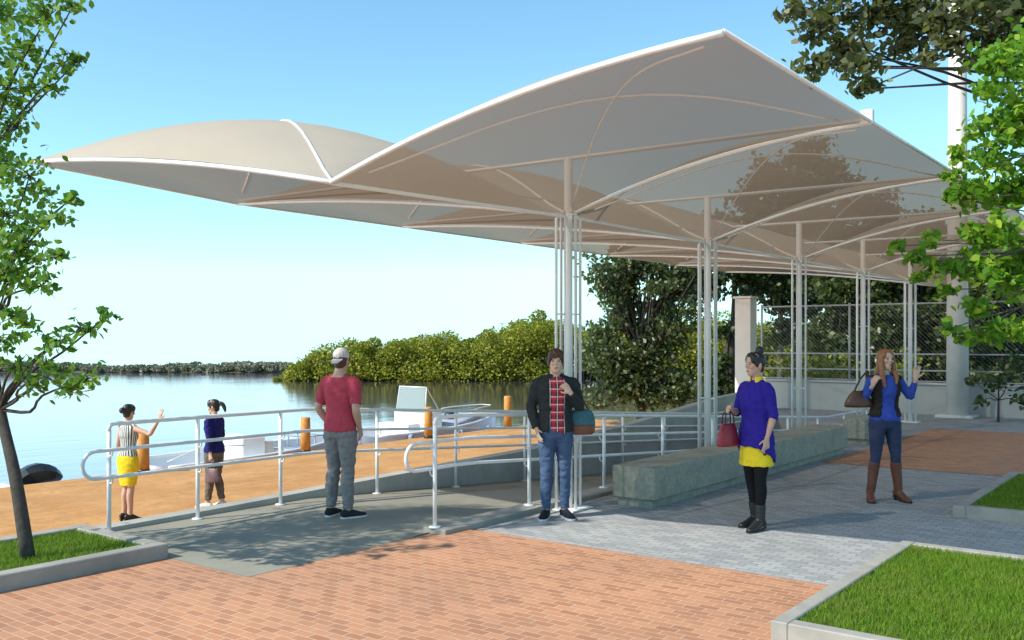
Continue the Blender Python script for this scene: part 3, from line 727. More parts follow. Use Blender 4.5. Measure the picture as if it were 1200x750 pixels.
# mangrove stems and prop roots in one mass with the wood
mb=MB()
for k in range(260):
    px=RNG.uniform(360,1000); d=RNG.uniform(75,78); X=(px-600)/F*d; x,y=cam2w(X,d)
    mb.tube([(x,y,-1.6),(x+RNG.normal(0,.3),y+RNG.normal(0,.3),-.2),(x+RNG.normal(0,.6),y+RNG.normal(0,.6),.6)],[.06,.05,.03],5)
tag(mb.build('mangrove_roots',M['bark']),'dark stems and prop roots under the mangroves at the waterline','roots',kind='stuff')
# ------------------------------------------------------------------ PEOPLE
exec_people=True
def plaid():
    m,nt,b=nmat('plaid_flannel'); tc=N(nt,'ShaderNodeTexCoord').outputs['Object']
    sp=N(nt,'ShaderNodeSeparateXYZ'); nt.links.new(tc,sp.inputs[0])
    def stripe(o,p,w,off): 
        f=math_(nt,'FRACT',math_(nt,'ADD',math_(nt,'DIVIDE',o,p),off)); return math_(nt,'LESS_THAN',f,w)
    a=stripe(sp.outputs[0],.075,.5,10.25); c=stripe(sp.outputs[2],.08,.5,0.)
    k=mixc(nt,math_(nt,'MULTIPLY',math_(nt,'ADD',a,c),.46),(.52,.03,.045),(.018,.012,.02))
    w=math_(nt,'MAXIMUM',stripe(sp.outputs[0],.075,.13,10.06),stripe(sp.outputs[2],.08,.13,.2))
    k=mixc(nt,math_(nt,'MULTIPLY',w,.6),k,(.75,.70,.66)); nt.links.new(k,b.inputs['Base Color']); b.inputs['Roughness'].default_value=.9; return m
def stripes():
    m,nt,b=nmat('striped_blouse'); tc=N(nt,'ShaderNodeTexCoord').outputs['Object']
    sp=N(nt,'ShaderNodeSeparateXYZ'); nt.links.new(tc,sp.inputs[0])
    at_=math_(nt,'ARCTAN2',sp.outputs[1],sp.outputs[0])
    f=math_(nt,'LESS_THAN',math_(nt,'FRACT',math_(nt,'MULTIPLY',at_,3.6)),.5)
    nt.links.new(mixc(nt,f,(.62,.64,.62),(.06,.07,.08)),b.inputs['Base Color']); b.inputs['Roughness'].default_value=.85; return m
def jeans(name,c):
    m,nt,b=nmat(name); tc=N(nt,'ShaderNodeTexCoord').outputs['Object']
    sp=N(nt,'ShaderNodeSeparateXYZ'); nt.links.new(tc,sp.inputs[0])
    f=ramp(nt,noisef(nt,tc,4,3),.45,.8); k=mixc(nt,math_(nt,'MULTIPLY',f,.35),c,tuple(min(1,x*2.1+.03) for x in c))
    nt.links.new(k,b.inputs['Base Color']); b.inputs['Roughness'].default_value=.85; bump(nt,b,noisef(nt,tc,45,4),.35,.006); return m
SK=surf('skin',(.56,.34,.245),(.50,.29,.205),14,.5,.05,90)
SK2=surf('fair_skin',(.62,.42,.32),(.56,.36,.27),14,.5,.05,90)
HB=surf('black_hair',(.012,.010,.010),(.02,.016,.014),40,.4,.6,70)
HR=surf('brown_hair',(.095,.036,.018),(.04,.015,.008),34,.5,.8,60)
HO=surf('auburn_blond_hair',(.34,.15,.06),(.20,.075,.03),40,.45,.6,70)
EYE=surf('eye',(.02,.014,.01),None,5,.15,0); LIP=surf('lip',(.42,.12,.11),None,5,.4,0); SOLE=surf('white_sole',(.7,.69,.66),None,5,.6,0)

def hand(mb,w,d,nrm,side,curl=.5,spread=.12,sc=1.0):
    d=Vector(d).normalized(); nrm=Vector(nrm); nrm=(nrm-d*nrm.dot(d)).normalized(); lat=d.cross(nrm)*side
    w=Vector(w); 
    mb.loft([(*(w-d*.02),.026,.02),(*(w+d*.02),.03,.018),(*(w+d*.055),.039,.016),(*(w+d*.088),.04,.013)],ref=lat,n=12,sub=3)
    for k,(o,l) in enumerate(zip((.031,.0105,-.0105,-.031),(.066,.078,.074,.058))):
        b=w+d*.082+lat*o; dd=(d+lat*(o/.031)*spread).normalized(); l*=sc
        p=[b-d*.02,b]
        for j,fr in enumerate((.42,.32,.26)):
            a=curl*(.5+.55*j); dirv=(dd*math.cos(a)+nrm*math.sin(a)); p.append(p[-1]+dirv*l*fr)
        mb.tube(p,[.0098,.0096,.009,.0085,.0068],8,sub=2)
    b=w+d*.02+lat*.026
    t1=b+(d*.55+lat*.7+nrm*.25).normalized()*.04; t2=t1+(d*.85+lat*.35+nrm*.3*(1+curl)).normalized()*.034
    mb.tube([b-lat*.01,b,t1,t2],[.014,.0135,.0105,.008],8,sub=2)

def person(label,loc,yaw,H,sp):
    """sp: dict with pose joints (for a 1.75 m figure facing -Y), build and clothes"""
    fem=sp.get('fem',False); s=H/1.75; g=.86 if fem else 1.0
    body=MB()
    sh=.158 if fem else .185
    LS=[(sh*sg,sp.get('shy',0),1.392) for sg in (1,-1)]
    if fem: T=[(.84,.15,.105,0),(.90,.168,.122,.005),(.96,.168,.122,.005),(1.04,.142,.105,0),(1.11,.118,.088,-.005),(1.2,.128,.096,-.008),(1.28,.143,.118,-.014),(1.36,.146,.104,-.004),(1.42,.125,.078,.006),(1.46,.07,.058,.012),(1.5,.047,.05,.008),(1.56,.045,.048,-.002)]
    else: T=[(.84,.15,.11,0),(.90,.165,.122,.005),(.97,.163,.12,.005),(1.05,.152,.112,0),(1.12,.147,.108,-.003),(1.22,.158,.114,-.006),(1.32,.176,.122,-.006),(1.39,.182,.11,0),(1.44,.15,.083,.008),(1.475,.082,.066,.012),(1.51,.058,.06,.008),(1.56,.056,.058,-.002)]
    ln=sp.get('lean',0.0)
    Tor=[(0,y+ln*(z-.9),z,a,b) for z,a,b,y in T]
    body.loft(Tor,n=22)
    # head
    hy,hp=sp.get('head',(0,0)); hs=.97 if fem else 1.0
    HM=Matrix.Translation((0,ln*.65-.012,1.628))@Matrix.Rotation(R(hy),4,'Z')@Matrix.Rotation(R(hp),4,'X')@Matrix.Scale(hs,4)
    j=.9 if fem else 1.0
    body.loft([(0,-.060,-.118,.016*j,.016),(0,-.056,-.108,.03*j,.030),(0,-.043,-.088,.045*j,.048),(0,-.022,-.058,.058*j,.072),(0,-.006,-.02,.067,.089),(0,0,.02,.072,.094),(0,.003,.06,.073,.096),(0,.006,.09,.063,.084),(0,.01,.11,.04,.054),(0,.01,.12,.01,.014)],n=24,sub=3,M=HM)
    body.tube([(0,-.090,.014),(0,-.103,-.010),(0,-.106,-.026)],[.007,.010,.0135],8,sub=2,M=HM)
    body.ell((0,-.087,-.070),(.02,.01,.01),M=HM); body.ell((0,-.083,.03),(.052,.012,.008),M=HM)
    for sg in (1,-1):
        body.ell((sg*.012,-.097,-.027),(.008,.009,.007),M=HM)
        body.ell((sg*.074,.012,-.008),(.010,.02,.031),M=HM); body.ell((sg*.04,-.066,-.025),(.022,.018,.018),M=HM)
    # limbs
    arms=[]; 
    for i,sg in enumerate((1,-1)):
        S=Vector(LS[i])+Vector((0,ln*.5,0)); el=Vector(sp['arm'][i][0]); wr=Vector(sp['arm'][i][1])
        u1=S.lerp(el,.35); f1=el.lerp(wr,.3)
        st=[(*(S+Vector((-sg*.135,.006,.052))),.042*g,.045*g),(*(S+Vector((-sg*.06,.003,.012))),.05*g,.054*g),(*S,.05*g,.054*g),(*u1,.049*g,.049*g),(*S.lerp(el,.75),.042*g,.042*g),(*el,.039*g,.039*g),(*f1,.041*g,.041*g),(*el.lerp(wr,.7),.032*g,.031*g),(*wr,.026*g,.023*g)]
        body.loft(st,ref=(0,1,0),n=14,sub=3); arms.append(st)
        hd=sp['arm'][i][2] if len(sp['arm'][i])>2 else (wr-el); hn=sp['arm'][i][3] if len(sp['arm'][i])>3 else (-sg,.1,0)
        hand(body,wr,hd,hn,-sg if len(sp['arm'][i])<=3 else sp['arm'][i][4],sp['arm'][i][5] if len(sp['arm'][i])>5 else .45)
    legs=[]
    for i,sg in enumerate((1,-1)):
        hip=Vector((sg*.088,0,.90)); kn,an=Vector(sp['leg'][i][0]),Vector(sp['leg'][i][1])
        c1=kn.lerp(an,.28)+Vector((0,.012,0))
        st=[(*hip,.09,.095),(*hip.lerp(kn,.3),.083*(.97 if fem else 1),.088),(*hip.lerp(kn,.75),.062,.065),(*kn,.053*g**.5,.056*g**.5),(*c1,.053*g**.6,.058*g**.6),(*kn.lerp(an,.65),.042*g**.6,.046*g**.6),(*an,.033,.038)]
        body.loft(st,ref=(1,0,0),n=16,sub=3); legs.append(st)
        fd=Vector(sp['leg'][i][2] if len(sp['leg'][i])>2 else (sg*.25,-1,0)).normalized()
        hl=sp.get('heel',0)
        A=Vector((an.x,an.y,0))
        body.loft([(*(A-fd*.05+Vector((0,0,.04+hl))),.025,.03),(*(A+Vector((0,0,.05+hl))),.034,.04),(*(A+fd*.08+Vector((0,0,.035+hl*.5))),.04,.028),(*(A+fd*.15+Vector((0,0,.022))),.038,.018),(*(A+fd*.19+Vector((0,0,.018))),.025,.012)],ref=fd.cross(Vector((0,0,1))),n=12,sub=3)
        sp.setdefault('_feet',[]).append((A,fd,an))
    p=body.remesh('person',sp.get('skin',SK),.0065,2)
    tag(p,label,'person'); p.location=loc; p.rotation_euler=(0,0,CAMROT+R(yaw)); p.scale=(s,s,s)
    # face details
    for sg in (1,-1):
        mb=MB(); mb.ell((sg*.031,-.0845,.004),(.0125,.006,.0060),M=HM); mb.build('eye',EYE,p)
        mb=MB(); mb.ell((sg*.032,-.087,.024),(.019,.006,.0034),M=HM); mb.build('eyebrow',sp['hairm'],p)
    mb=MB(); mb.ell((0,-.0925,-.067),(.021,.0065,.0075),M=HM); mb.build('lips',LIP,p)
    ctx=dict(p=p,Tor=Tor,arms=arms,legs=legs,HM=HM,T=T,LS=LS,ln=ln,feet=sp['_feet'],g=g,sp=sp)
    return ctx
def infl(st,k,z0=None,z1=None,kb=None):
    kb=k if kb is None else kb; o=[]
    st2=catmull(st,4)
    for q in st2:
        if z0 is not None and q[2]<z0-1e-6: continue
        if z1 is not None and q[2]>z1+1e-6: continue
        o.append((q[0],q[1],q[2],q[3]+k,q[4]+kb))
    return o
def part_of(st,f0,f1,k):
    s2=catmull(st,5); n=len(s2); a,b=int(f0*(n-1)),int(f1*(n-1))
    return [(q[0],q[1],q[2],q[3]+k,q[4]+k) for q in s2[a:b+1]]
def top_wear(c,name,mat,k,z0,z1,sl,wr=.006,extra=None,vox=.008,hemflare=0,both=True):
    mb=MB(); st=infl(c['Tor'],k,z0,z1)
    if hemflare: st=[(q[0],q[1],q[2],q[3]+hemflare*max(0,(z0+.3-q[2])/.3),q[4]+hemflare*max(0,(z0+.3-q[2])/.3)) for q in st]
    mb.loft(st,n=24,sub=1)
    for a in c['arms']:
        if sl>0:
            mb.loft(part_of(a,0,sl,k*.8+.002),ref=(0,1,0),n=14,sub=1)
        else: pass
    if extra: extra(mb)
    return mb.remesh(name,mat,vox,3,c['p'],wr,13)
def trousers(c,mat,k=.012,f1=.97,ztop=1.02,wr=.007,name='trousers',flare=0):
    mb=MB(); mb.loft(infl(c['Tor'],min(k*.9,.007),None,ztop),n=24,sub=1)
    mb.ell((0,.0,.87),(.15,.105,.07))
    for l in c['legs']:
        st=part_of(l,0,f1,k); n=len(st)
        st=[(q[0],q[1],q[2],q[3]+flare*max(0,i/n-.5),q[4]+flare*max(0,i/n-.5)) for i,q in enumerate(st)]
        mb.loft(st,ref=(1,0,0),n=16,sub=1)
    return mb.remesh(name,mat,.009,3,c['p'],wr,15)
def shoes(c,mat,sole=None,k=1.0,heel=0,boot=0,sname='shoe'):
    for (A,fd,an),l in zip(c['feet'],c['legs']):
        lat=fd.cross(Vector((0,0,1))); mb=MB(); hz=heel
        mb.loft([(*(A-fd*.075+Vector((0,0,.04+hz))),.022*k,.024),(*(A-fd*.055+Vector((0,0,.048+hz))),.038*k,.042),(*(A+Vector((0,0,.055+hz))),.043*k,.048),(*(A+fd*.07+Vector((0,0,.045+hz*.5))),.047*k,.04),(*(A+fd*.14+Vector((0,0,.032))),.048*k,.029),(*(A+fd*.195+Vector((0,0,.026))),.036*k,.021),(*(A+fd*.215+Vector((0,0,.024))),.014*k,.012)],ref=lat,n=16,sub=3)
        if boot: 
            s2=catmull(l,5); st=[(q[0],q[1],q[2],q[3]+.014,q[4]+.014) for q in s2 if q[2]<boot and q[2]>.04+hz*.5]
            st.append((A.x,A.y,.05+hz,.044,.05)); mb.loft(st,ref=(1,0,0),n=16,sub=1)
        else: mb.loft([(*(A-fd*.01+Vector((0,0,.05+hz))),.042*k,.05),(*(an+Vector((0,0,.012))),.043*k,.05)],ref=lat,n=14,sub=1)
        o=mb.remesh(sname,mat,.007,2,c['p'])
        mb=MB(); oc=[(-.078,.02),(-.06,.038),(0,.043),(.08,.05),(.14,.05),(.19,.04),(.22,.012)]
        pts=[A+fd*a+lat*b*k for a,b in oc]+[A+fd*a-lat*b*k for a,b in oc[::-1]]
        if heel>0:
            vs=[q+Vector((0,0,.002+hz*max(0,min(1,1-(fd.dot(q-A)+.02)/.14)))) for q in pts]; n=len(vs)
            mb.add(vs+[q+Vector((0,0,.014)) for q in vs],[tuple(range(n)),tuple(range(n,2*n))]+[(i,(i+1)%n,n+(i+1)%n,n+i) for i in range(n)])
            mb.loft([(*(A-fd*.05+Vector((0,0,.0))),.016,.016),(*(A-fd*.045+Vector((0,0,.01+hz))),.028,.03)],ref=lat,n=10,sub=1)
        else: mb.prism([(q.x,q.y) for q in pts],.001,.022)
        mb.build('sole',sole or mat,o)
def hair(c,pieces,mat,wr=.006,name='hair'):
    mb=MB()
    for q in pieces:
        if q[0]=='e': mb.ell(q[1],q[2],M=c['HM'])
        else: mb.loft(q[1],ref=(1,0,0),n=12,sub=4,M=c['HM'])
    return mb.remesh(name,mat,.007,2,c['p'],wr,38)
def collar(c,mat,z=1.475,name='collar',k=.012,h=.035):
    mb=MB(); ln=c['ln']*.55
    w=[q for q in c['T'] if q[0]<1.5][-1]
    a=.066 if c['sp'].get('fem') else .078
    mb.shell([(0,ln+.012,z-h*.6,a+.03,a+.022),(0,ln+.008,z,a+.006,a+.004),(0,ln+.004,z+h*.6,a-.004,a-.006)],R(-62),R(242),.012,n=26)
    return mb.remesh(name,mat,.006,2,c['p'])

W=lambda px,py,z=0: gp(px,py,z)
STAND=[((.098,-.012,.49),(.105,.015,.075)),((-.098,-.012,.49),(-.105,.015,.075))]
# 1 man in red tee seen from behind ------------------------------------------------------
c=person('man seen from behind in red tee and pale backward cap on the ramp',W(399,606),152,1.77,dict(hairm=HR,head=(14,2),
 arm=[((.255,.045,1.13),(.205,-.09,.93)),((-.245,.06,1.13),(-.195,-.07,.92))],leg=[((.10,-.02,.49),(.115,.02,.075),(.15,-1,0)),((-.09,-.01,.49),(-.12,.03,.075),(-.45,-1,0))]))
top_wear(c,'tee_shirt',cloth('red_tee',(.47,.06,.09),(.40,.05,.075)),.018,.90,1.47,.53,.006)
trousers(c,cloth('grey_trousers',(.235,.225,.225),(.18,.172,.172)),.016,.985,.99,.011)
shoes(c,cloth('dark_trainer',(.03,.03,.035)),SOLE)
hair(c,[('e',(0,.022,.01),(.079,.086,.088)),('e',(0,.04,-.04),(.064,.055,.05))],HR)
mb=MB(); mb.ell((0,.006,.055),(.083,.103,.082),M=c['HM']); mb.loft([(0,.06,.018,.06,.008),(0,.12,-.0,.062,.008),(0,.165,-.03,.04,.006)],ref=(1,0,0),n=12,M=c['HM'])
mb.remesh('cap',cloth('pale_cap',(.60,.57,.55),(.52,.49,.47)),.007,2,c['p'])
# 2 man in plaid shirt -------------------------------------------------------------------
c=person('man in dark jacket, red plaid shirt and jeans before the first column',W(651,607),6,1.76,dict(hairm=HR,skin=SK2,head=(-6,-3),
 arm=[((.25,-.02,1.16),(.125,-.19,1.315),(-.6,.05,.75),(-.5,.8,.2),1,1.3),((-.25,.06,1.15),(-.205,-.06,.93))],leg=[((.092,-.012,.49),(.10,.015,.075),(.25,-1,0)),((-.095,-.012,.49),(-.10,.015,.075),(-.35,-1,0))]))
top_wear(c,'plaid_shirt',plaid(),.010,.87,1.47,0,.005)
JK=cloth('dark_jacket',(.030,.036,.038),(.02,.024,.026))
mb=MB(); st=infl(c['Tor'],.024,.90,1.475); mb.shell(st,R(-62),R(242),.024,n=34)
for a in c['arms']: mb.loft(part_of(a,0,.975,.016),ref=(0,1,0),n=14,sub=1)
mb.remesh('jacket',JK,.008,3,c['p'],.008,14)
collar(c,cloth('navy_collar',(.02,.025,.05)),1.487)
trousers(c,jeans('blue_jeans',(.040,.075,.15)),.012,.985,.99,.009)
shoes(c,cloth('navy_canvas',(.02,.022,.035)),SOLE)
hair(c,[('e',(0,.012,.046),(.085,.103,.100)),('e',(.05,-.045,.05),(.028,.045,.045)),('e',(-.055,-.042,.045),(.024,.045,.048)),('e',(.0,-.050,.085),(.052,.05,.042)),('e',(.0,.085,.02),(.06,.03,.06)),('e',(0,.045,-.03),(.072,.06,.06)),('l',[(.03,-.06,.1,.03,.02),(.0,-.098,.06,.03,.012),(-.03,-.102,.035,.016,.006)]),('l',[(-.02,-.06,.1,.03,.02),(-.045,-.088,.06,.026,.012),(-.06,-.082,.02,.012,.006)]),('l',[(.05,-.05,.1,.03,.02),(.05,-.085,.06,.024,.012),(.045,-.092,.03,.014,.006)]),('e',(.064,-.02,.01),(.02,.045,.05)),('e',(-.066,-.02,.01),(.018,.045,.05))],HR,.008)
def bag(name,label,ctx,loc_local,mb,mat,parts,sc=1.0):
    o=empty(name); tag(o,label,'bag'); 
    Mw=Matrix.Translation(ctx['p'].location)@Matrix.Rotation(ctx['p'].rotation_euler.z,4,'Z')@Matrix.Scale(ctx['p'].scale[0],4)@Matrix.Translation(loc_local)@Matrix.Scale(sc,4)
    o.matrix_world=Mw
    for nm,b,m in [('body',mb,mat)]+parts: b.build(nm,m,o)
    return o
LB=surf('brown_leather',(.20,.065,.03),(.14,.045,.02),12,.45,.3,50); TEAL=cloth('teal_canvas',(.06,.16,.19),(.045,.12,.145))
def rbox(st,n=20,ref=(1,0,0)):
    mb=MB(); mb.loft(st,ref=ref,n=n,sub=3); return mb
mb=rbox([(0,0,-.16,.13,.05),(0,0,-.13,.165,.07),(0,0,-.04,.17,.075)]); m2=rbox([(0,0,-.045,.172,.074),(.005,0,.05,.16,.07),(.01,0,.13,.12,.05),(.01,0,.15,.06,.03)])
m3=MB(); m4=MB(); m4.tube([(-.13,-.02,.1),(-.17,-.06,.22),(-.16,-.1,.36)],.013,8,sub=4); m3.tube([(.1,.02,.12),(.02,.09,.28),(-.12,.08,.44)],.013,8,sub=4)
bag('shoulder_bag','teal and brown shoulder bag hanging at the hip of the plaid shirt man',c,(.28,.04,1.0),mb,LB,[('canvas_top',m2,TEAL),('strap',m3,LB),('strap',m4,LB)],.86)
# 3 woman in blue tunic ------------------------------------------------------------------
c=person('woman in deep blue tunic, yellow hem and black leggings standing beside the long bench',W(886,619),-58,1.74,dict(fem=True,hairm=HB,head=(-14,-2),
 arm=[((.20,.03,1.14),(.185,-.045,.91),(.0,-.15,-1)),((-.205,-.05,1.15),(-.125,-.215,1.17),(.25,-.9,.25),(1,.2,-.2),1,1.2)],
 leg=[((.085,-.03,.49),(.10,-.05,.075),(.2,-1,0)),((-.08,.01,.49),(-.075,.08,.075),(-.1,-1,0))]))
BL=cloth('deep_blue_knit',(.030,.018,.27),(.022,.013,.21)); YL=cloth('yellow_cotton',(.80,.60,.03),(.72,.52,.02))
def ex(mb): mb.loft([(0,0,.70,.19,.15),(0,0,.8,.188,.148),(0,0,.92,.182,.14),(0,0,1.1,.15,.12)],n=24,sub=3)
mb=MB(); mb.loft([(0,0,.63,.185,.145),(0,0,.75,.178,.138),(0,0,.9,.172,.13)],n=24,sub=3); mb.remesh('shirt_tail',YL,.009,2,c['p'],.008,14)
mb=MB(); mb.loft([(0,.0,.74,.205,.165),(0,0,.85,.198,.158),(0,0,.95,.192,.15),(0,0,1.1,.155,.13),(0,-.008,1.28,.168,.145),(0,-.004,1.37,.158,.122),(0,.006,1.43,.12,.085),(0,.012,1.465,.068,.062)],n=26,sub=3)
for a in c['arms']: mb.loft(part_of(a,0,.72,.014),ref=(0,1,0),n=14,sub=1)
# slanted hem: lower at the back
mb.v=[(x,y,z-(.10*max(-1,min(1,y/.15)) if z<.8 else 0)) for x,y,z in mb.v]
mb.remesh('tunic',BL,.009,3,c['p'],.008,12)
collar(c,YL,1.478,'collar',.014,.06)
trousers(c,cloth('black_leggings',(.010,.010,.012)),.006,.985,1.0,.002,'leggings')
shoes(c,surf('black_boot',(.014,.014,.015),None,8,.4,.1),None,1.0,.02,.26,'ankle_boot')
hair(c,[('e',(0,-.042,.083),(.062,.052,.044)),('e',(.05,-.04,.055),(.028,.046,.052)),('e',(-.05,-.04,.055),(.028,.046,.052)),('e',(0,.018,.040),(.082,.102,.092)),('e',(0,.05,-.03),(.058,.05,.055)),('e',(0,.045,.145),(.048,.048,.045)),('e',(0,.03,.115),(.035,.035,.03)),('e',(.066,-.01,.015),(.014,.04,.045)),('e',(-.066,-.01,.015),(.014,.04,.045))],HB,.004)
RL=surf('red_leather',(.26,.012,.022),(.20,.01,.016),10,.4,.25,45)
mb=MB(); mb.loft([(0,0,-.16,.16,.065),(0,0,-.14,.172,.075),(0,0,0,.15,.06),(0,0,.10,.11,.03),(0,0,.115,.105,.02)],ref=(0,1,0),n=20,sub=3)
m2=[MB(),MB()]
for sx,q in ((-.03,m2[0]),(.03,m2[1])): q.tube([(sx,-.07,.1),(sx*.8,-.06,.21),(0,0,.285),(sx*.8,.06,.21),(sx,.07,.1)],.009,8,sub=5)
bag('handbag','dark red leather handbag held by the woman in the blue tunic',c,(-.10,-.285,.955),mb,RL,[('handle',q,surf('dark_handle',(.05,.012,.012),None,8,.5,.1)) for q in m2],.82)
# 4 woman with boots ---------------------------------------------------------------------
c=person('smiling woman with long auburn hair, dark vest and tall brown boots waving one hand',W(1037,587),4,1.76,dict(fem=True,hairm=HO,skin=SK2,head=(10,-4),heel=.035,
 arm=[((.285,-.03,1.20),(.30,-.13,1.415),(.1,-.05,1),(0,-1,0),1,.18),((-.245,.03,1.17),(-.205,-.13,1.34),(.3,-.25,.9),(.9,.4,0),1,1.2)],
 leg=[((.12,-.02,.50),(.165,.01,.085),(.2,-1,0)),((-.12,-.02,.50),(-.165,.02,.085),(-.35,-1,0))]))
BT=cloth('blue_top',(.045,.085,.42),(.035,.065,.33))
top_wear(c,'blue_top',BT,.010,.92,1.45,.94,.005)
VS=cloth('dark_vest',(.035,.026,.022),(.022,.016,.014))
mb=MB(); st=infl(c['Tor'],.030,.97,1.455); mb.shell(st,R(-55),R(235),.024,n=34)
for S in c['LS']: mb.ell((S[0]*.92,0,1.405),(.06,.06,.055))
mb.remesh('vest',VS,.008,3,c['p'],.009,16)
trousers(c,jeans('dark_jeans',(.018,.028,.075)),.008,.93,.98,.005)
BB=surf('brown_boot_leather',(.17,.055,.03),(.11,.035,.02),9,.5,.3,40)
shoes(c,BB,surf('dark_sole',(.03,.02,.015),None,5,.6,0),.95,.035,.47,'tall_boot')
hair(c,[('e',(0,-.042,.083),(.062,.052,.044)),('e',(.05,-.04,.055),(.028,.046,.052)),('e',(-.05,-.04,.055),(.028,.046,.052)),('e',(0,.018,.040),(.084,.104,.093)),('l',[(.05,-.03,.08,.03,.04),(.078,-.02,.0,.022,.045),(.08,-.03,-.1,.026,.04),(.085,-.065,-.2,.028,.032),(.07,-.095,-.29,.015,.02)]),('l',[(-.05,-.03,.08,.03,.04),(-.078,-.02,.0,.022,.045),(-.08,-.03,-.1,.026,.04),(-.088,-.06,-.22,.03,.032),(-.085,-.09,-.33,.014,.018)]),('l',[(0,.05,.04,.07,.05),(0,.075,-.06,.075,.045),(0,.085,-.18,.085,.035),(0,.085,-.28,.05,.02)])],HO,.007)
mb=MB(); mb.loft([(0,0,-.12,.16,.06),(0,0,-.09,.175,.07),(0,0,.0,.13,.06),(0,0,.07,.07,.03)],ref=(1,0,0),n=18,sub=3)
m2=MB(); m2.tube([(-.06,0,.05),(.02,.01,.2),(.12,.03,.29),(.13,.06,.2),(.06,.02,.05)],.011,8,sub=5)
bag('handbag','brown leather handbag on the shoulder of the waving woman in boots',c,(-.30,.02,1.20),mb,surf('dark_brown_leather',(.10,.04,.02),(.06,.024,.012),10,.45,.3,45),[('strap',m2,surf('strap_leather',(.07,.03,.015),None,8,.5,.1))])
# 5 woman in yellow skirt, on the deck ---------------------------------------------------
c=person('woman in yellow pencil skirt and striped sleeveless blouse waving towards the lake on the deck',W(150,611,-.7),148,1.66,dict(fem=True,hairm=HB,head=(18,0),heel=.03,
 arm=[((.20,.03,1.13),(.175,-.05,.89),(0,-.1,-1)),((-.40,-.08,1.315),(-.50,-.17,1.54),(-.2,-.1,1),(0,-1,0),-1,.25)],
 leg=[((.07,-.02,.50),(.075,.015,.085),(.2,-1,0)),((-.07,.0,.50),(-.085,.03,.085),(-.3,-1,0))]))
mb=MB(); mb.loft(infl(c['Tor'],.012,.97,1.455),n=24,sub=1)
for S in c['LS']: mb.ell((S[0]*.86,0,1.41),(.055,.056,.05))
mb.remesh('blouse',stripes(),.008,3,c['p'],.004,14)
mb=MB(); mb.loft([(0,-.005,.54,.135,.10),(0,-.002,.66,.155,.115),(0,.0,.8,.182,.132),(0,.005,.92,.186,.138),(0,0,1.04,.152,.115),(0,0,1.09,.135,.10)],n=26,sub=3); mb.remesh('skirt',YL,.008,2,c['p'],.005,12)
collar(c,cloth('white_collar',(.75,.75,.73)),1.475)
shoes(c,surf('black_court_shoe',(.012,.012,.012),None,8,.35,0),None,.9,.03)
hair(c,[('e',(0,-.042,.083),(.062,.052,.044)),('e',(.05,-.04,.055),(.028,.046,.052)),('e',(-.05,-.04,.055),(.028,.046,.052)),('e',(0,.018,.040),(.082,.102,.092)),('e',(0,.05,-.03),(.06,.05,.055)),('e',(.02,.125,.035),(.05,.05,.048)),('e',(.015,.1,.03),(.04,.05,.035)),('e',(.066,-.01,.01),(.014,.04,.04)),('e',(-.066,-.01,.01),(.014,.04,.04))],HB,.005)
# 6 woman with ponytail, on the deck -----------------------------------------------------
c=person('woman with dark ponytail, navy sweater and taupe trousers facing left on the deck',W(251,595,-.7),-108,1.66,dict(fem=True,hairm=HB,skin=SK2,head=(10,4),
 arm=[((.20,.055,1.13),(.185,.06,.89),(0,.1,-1)),((-.20,.0,1.13),(-.15,-.13,.93))],
 leg=[((.085,-.02,.50),(.09,-.06,.075),(.1,-1,0)),((-.08,.0,.50),(-.085,.1,.075),(-.1,-1,0))]))
NV=cloth('navy_sweater',(.014,.018,.15),(.010,.013,.11))
top_wear(c,'sweater',NV,.024,.90,1.465,.94,.010)
trousers(c,cloth('taupe_trousers',(.17,.145,.125),(.11,.095,.08)),.016,.96,1.0,.01)
shoes(c,cloth('white_trainer',(.72,.70,.68)),SOLE)
hair(c,[('e',(0,-.042,.083),(.062,.052,.044)),('e',(.05,-.04,.055),(.028,.046,.052)),('e',(-.05,-.04,.055),(.028,.046,.052)),('e',(0,.018,.040),(.082,.102,.092)),('e',(0,.05,-.03),(.058,.05,.055)),('l',[(0,.085,.045,.03,.03),(0,.135,.05,.036,.034),(0,.175,.015,.036,.034),(0,.195,-.05,.026,.026),(0,.20,-.10,.01,.01)]),('e',(.066,-.01,.01),(.014,.04,.04)),('e',(-.066,-.01,.01),(.014,.04,.04))],HB,.005)
mb=MB(); mb.loft([(0,0,-.15,.13,.06),(0,0,-.13,.145,.07),(0,0,0,.13,.055),(0,0,.08,.10,.025)],ref=(0,1,0),n=18,sub=3)
m2=[MB(),MB()]
for sx,q in ((-.02,m2[0]),(.02,m2[1])): q.tube([(sx,-.06,.07),(sx,-.05,.17),(0,0,.23),(sx,.05,.17),(sx,.06,.07)],.008,8,sub=5)
bag('handbag','mauve brown handbag hanging from the hand of the ponytail woman on the deck',c,(.19,.11,.59),mb,surf('mauve_leather',(.17,.09,.105),(.09,.045,.045),7,.5,.25,45),[('handle',q,surf('dark_strap',(.05,.02,.02),None,8,.5,.1)) for q in m2])

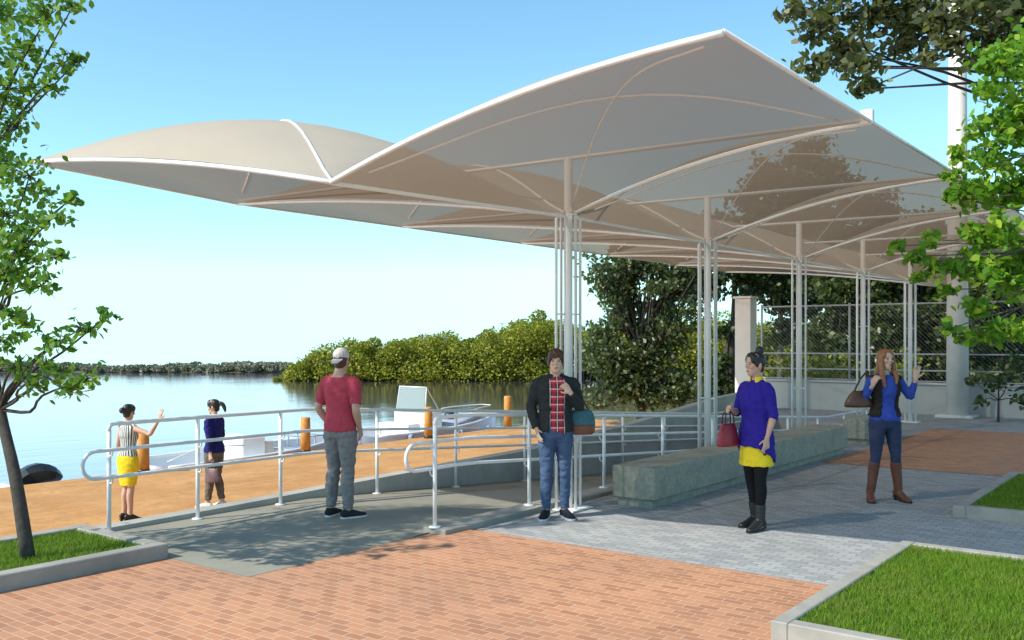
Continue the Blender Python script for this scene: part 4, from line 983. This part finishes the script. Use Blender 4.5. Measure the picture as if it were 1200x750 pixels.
# ------------------------------------------------------------------ light, sky, camera
sun_dir=Vector((.90,-.43,-.95)).normalized()      # the way the light travels
sd=bpy.data.lights.new('sun','SUN'); sd.energy=4.1; sd.angle=R(.8); sd.color=(1,.93,.82)
so=bpy.data.objects.new('sun',sd); COL.objects.link(so); so.rotation_euler=sun_dir.to_track_quat('-Z','Y').to_euler(); so.location=(0,0,30)
wd=bpy.data.worlds.new('World'); scene.world=wd; wd.use_nodes=True; nt=wd.node_tree
bg=nt.nodes['Background']; sky=nt.nodes.new('ShaderNodeTexSky'); sky.sky_type='NISHITA'; sky.sun_disc=False
to_sun=-sun_dir; sky.sun_elevation=math.asin(to_sun.z); sky.sun_rotation=math.atan2(to_sun.x,to_sun.y)
sky.altitude=0; sky.air_density=1.0; sky.dust_density=.3; sky.ozone_density=.2
tc=nt.nodes.new('ShaderNodeTexCoord'); sx=nt.nodes.new('ShaderNodeSeparateXYZ'); nt.links.new(tc.outputs['Generated'],sx.inputs[0])
mxn=nt.nodes.new('ShaderNodeMath'); mxn.operation='MAXIMUM'; mxn.inputs[1].default_value=.07; nt.links.new(sx.outputs[2],mxn.inputs[0])
cx=nt.nodes.new('ShaderNodeCombineXYZ'); nt.links.new(sx.outputs[0],cx.inputs[0]); nt.links.new(sx.outputs[1],cx.inputs[1]); nt.links.new(mxn.outputs[0],cx.inputs[2])
nt.links.new(cx.outputs[0],sky.inputs['Vector']); 
tint=nt.nodes.new('ShaderNodeMix'); tint.data_type='RGBA'; tint.blend_type='MULTIPLY'; tint.inputs['Factor'].default_value=1; tint.inputs[7].default_value=(.80,1.12,1.15,1)
nt.links.new(sky.outputs[0],tint.inputs[6]); nt.links.new(tint.outputs[2],bg.inputs[0]); bg.inputs[1].default_value=.145
cd=bpy.data.cameras.new('camera'); cd.sensor_width=36; cd.lens=36*F/1200; cd.shift_y=(YH-375)/1200; cd.clip_start=.05; cd.clip_end=2000
co=bpy.data.objects.new('camera',cd); COL.objects.link(co); co.location=(0,0,E); co.rotation_euler=(R(90),0,CAMROT); scene.camera=co
vs_=scene.view_settings; vs_.view_transform='Standard'; vs_.look='None'; vs_.exposure=.53; vs_.gamma=1.0; vs_.use_curve_mapping=False
scene.cycles.max_bounces=8; scene.cycles.transparent_max_bounces=12
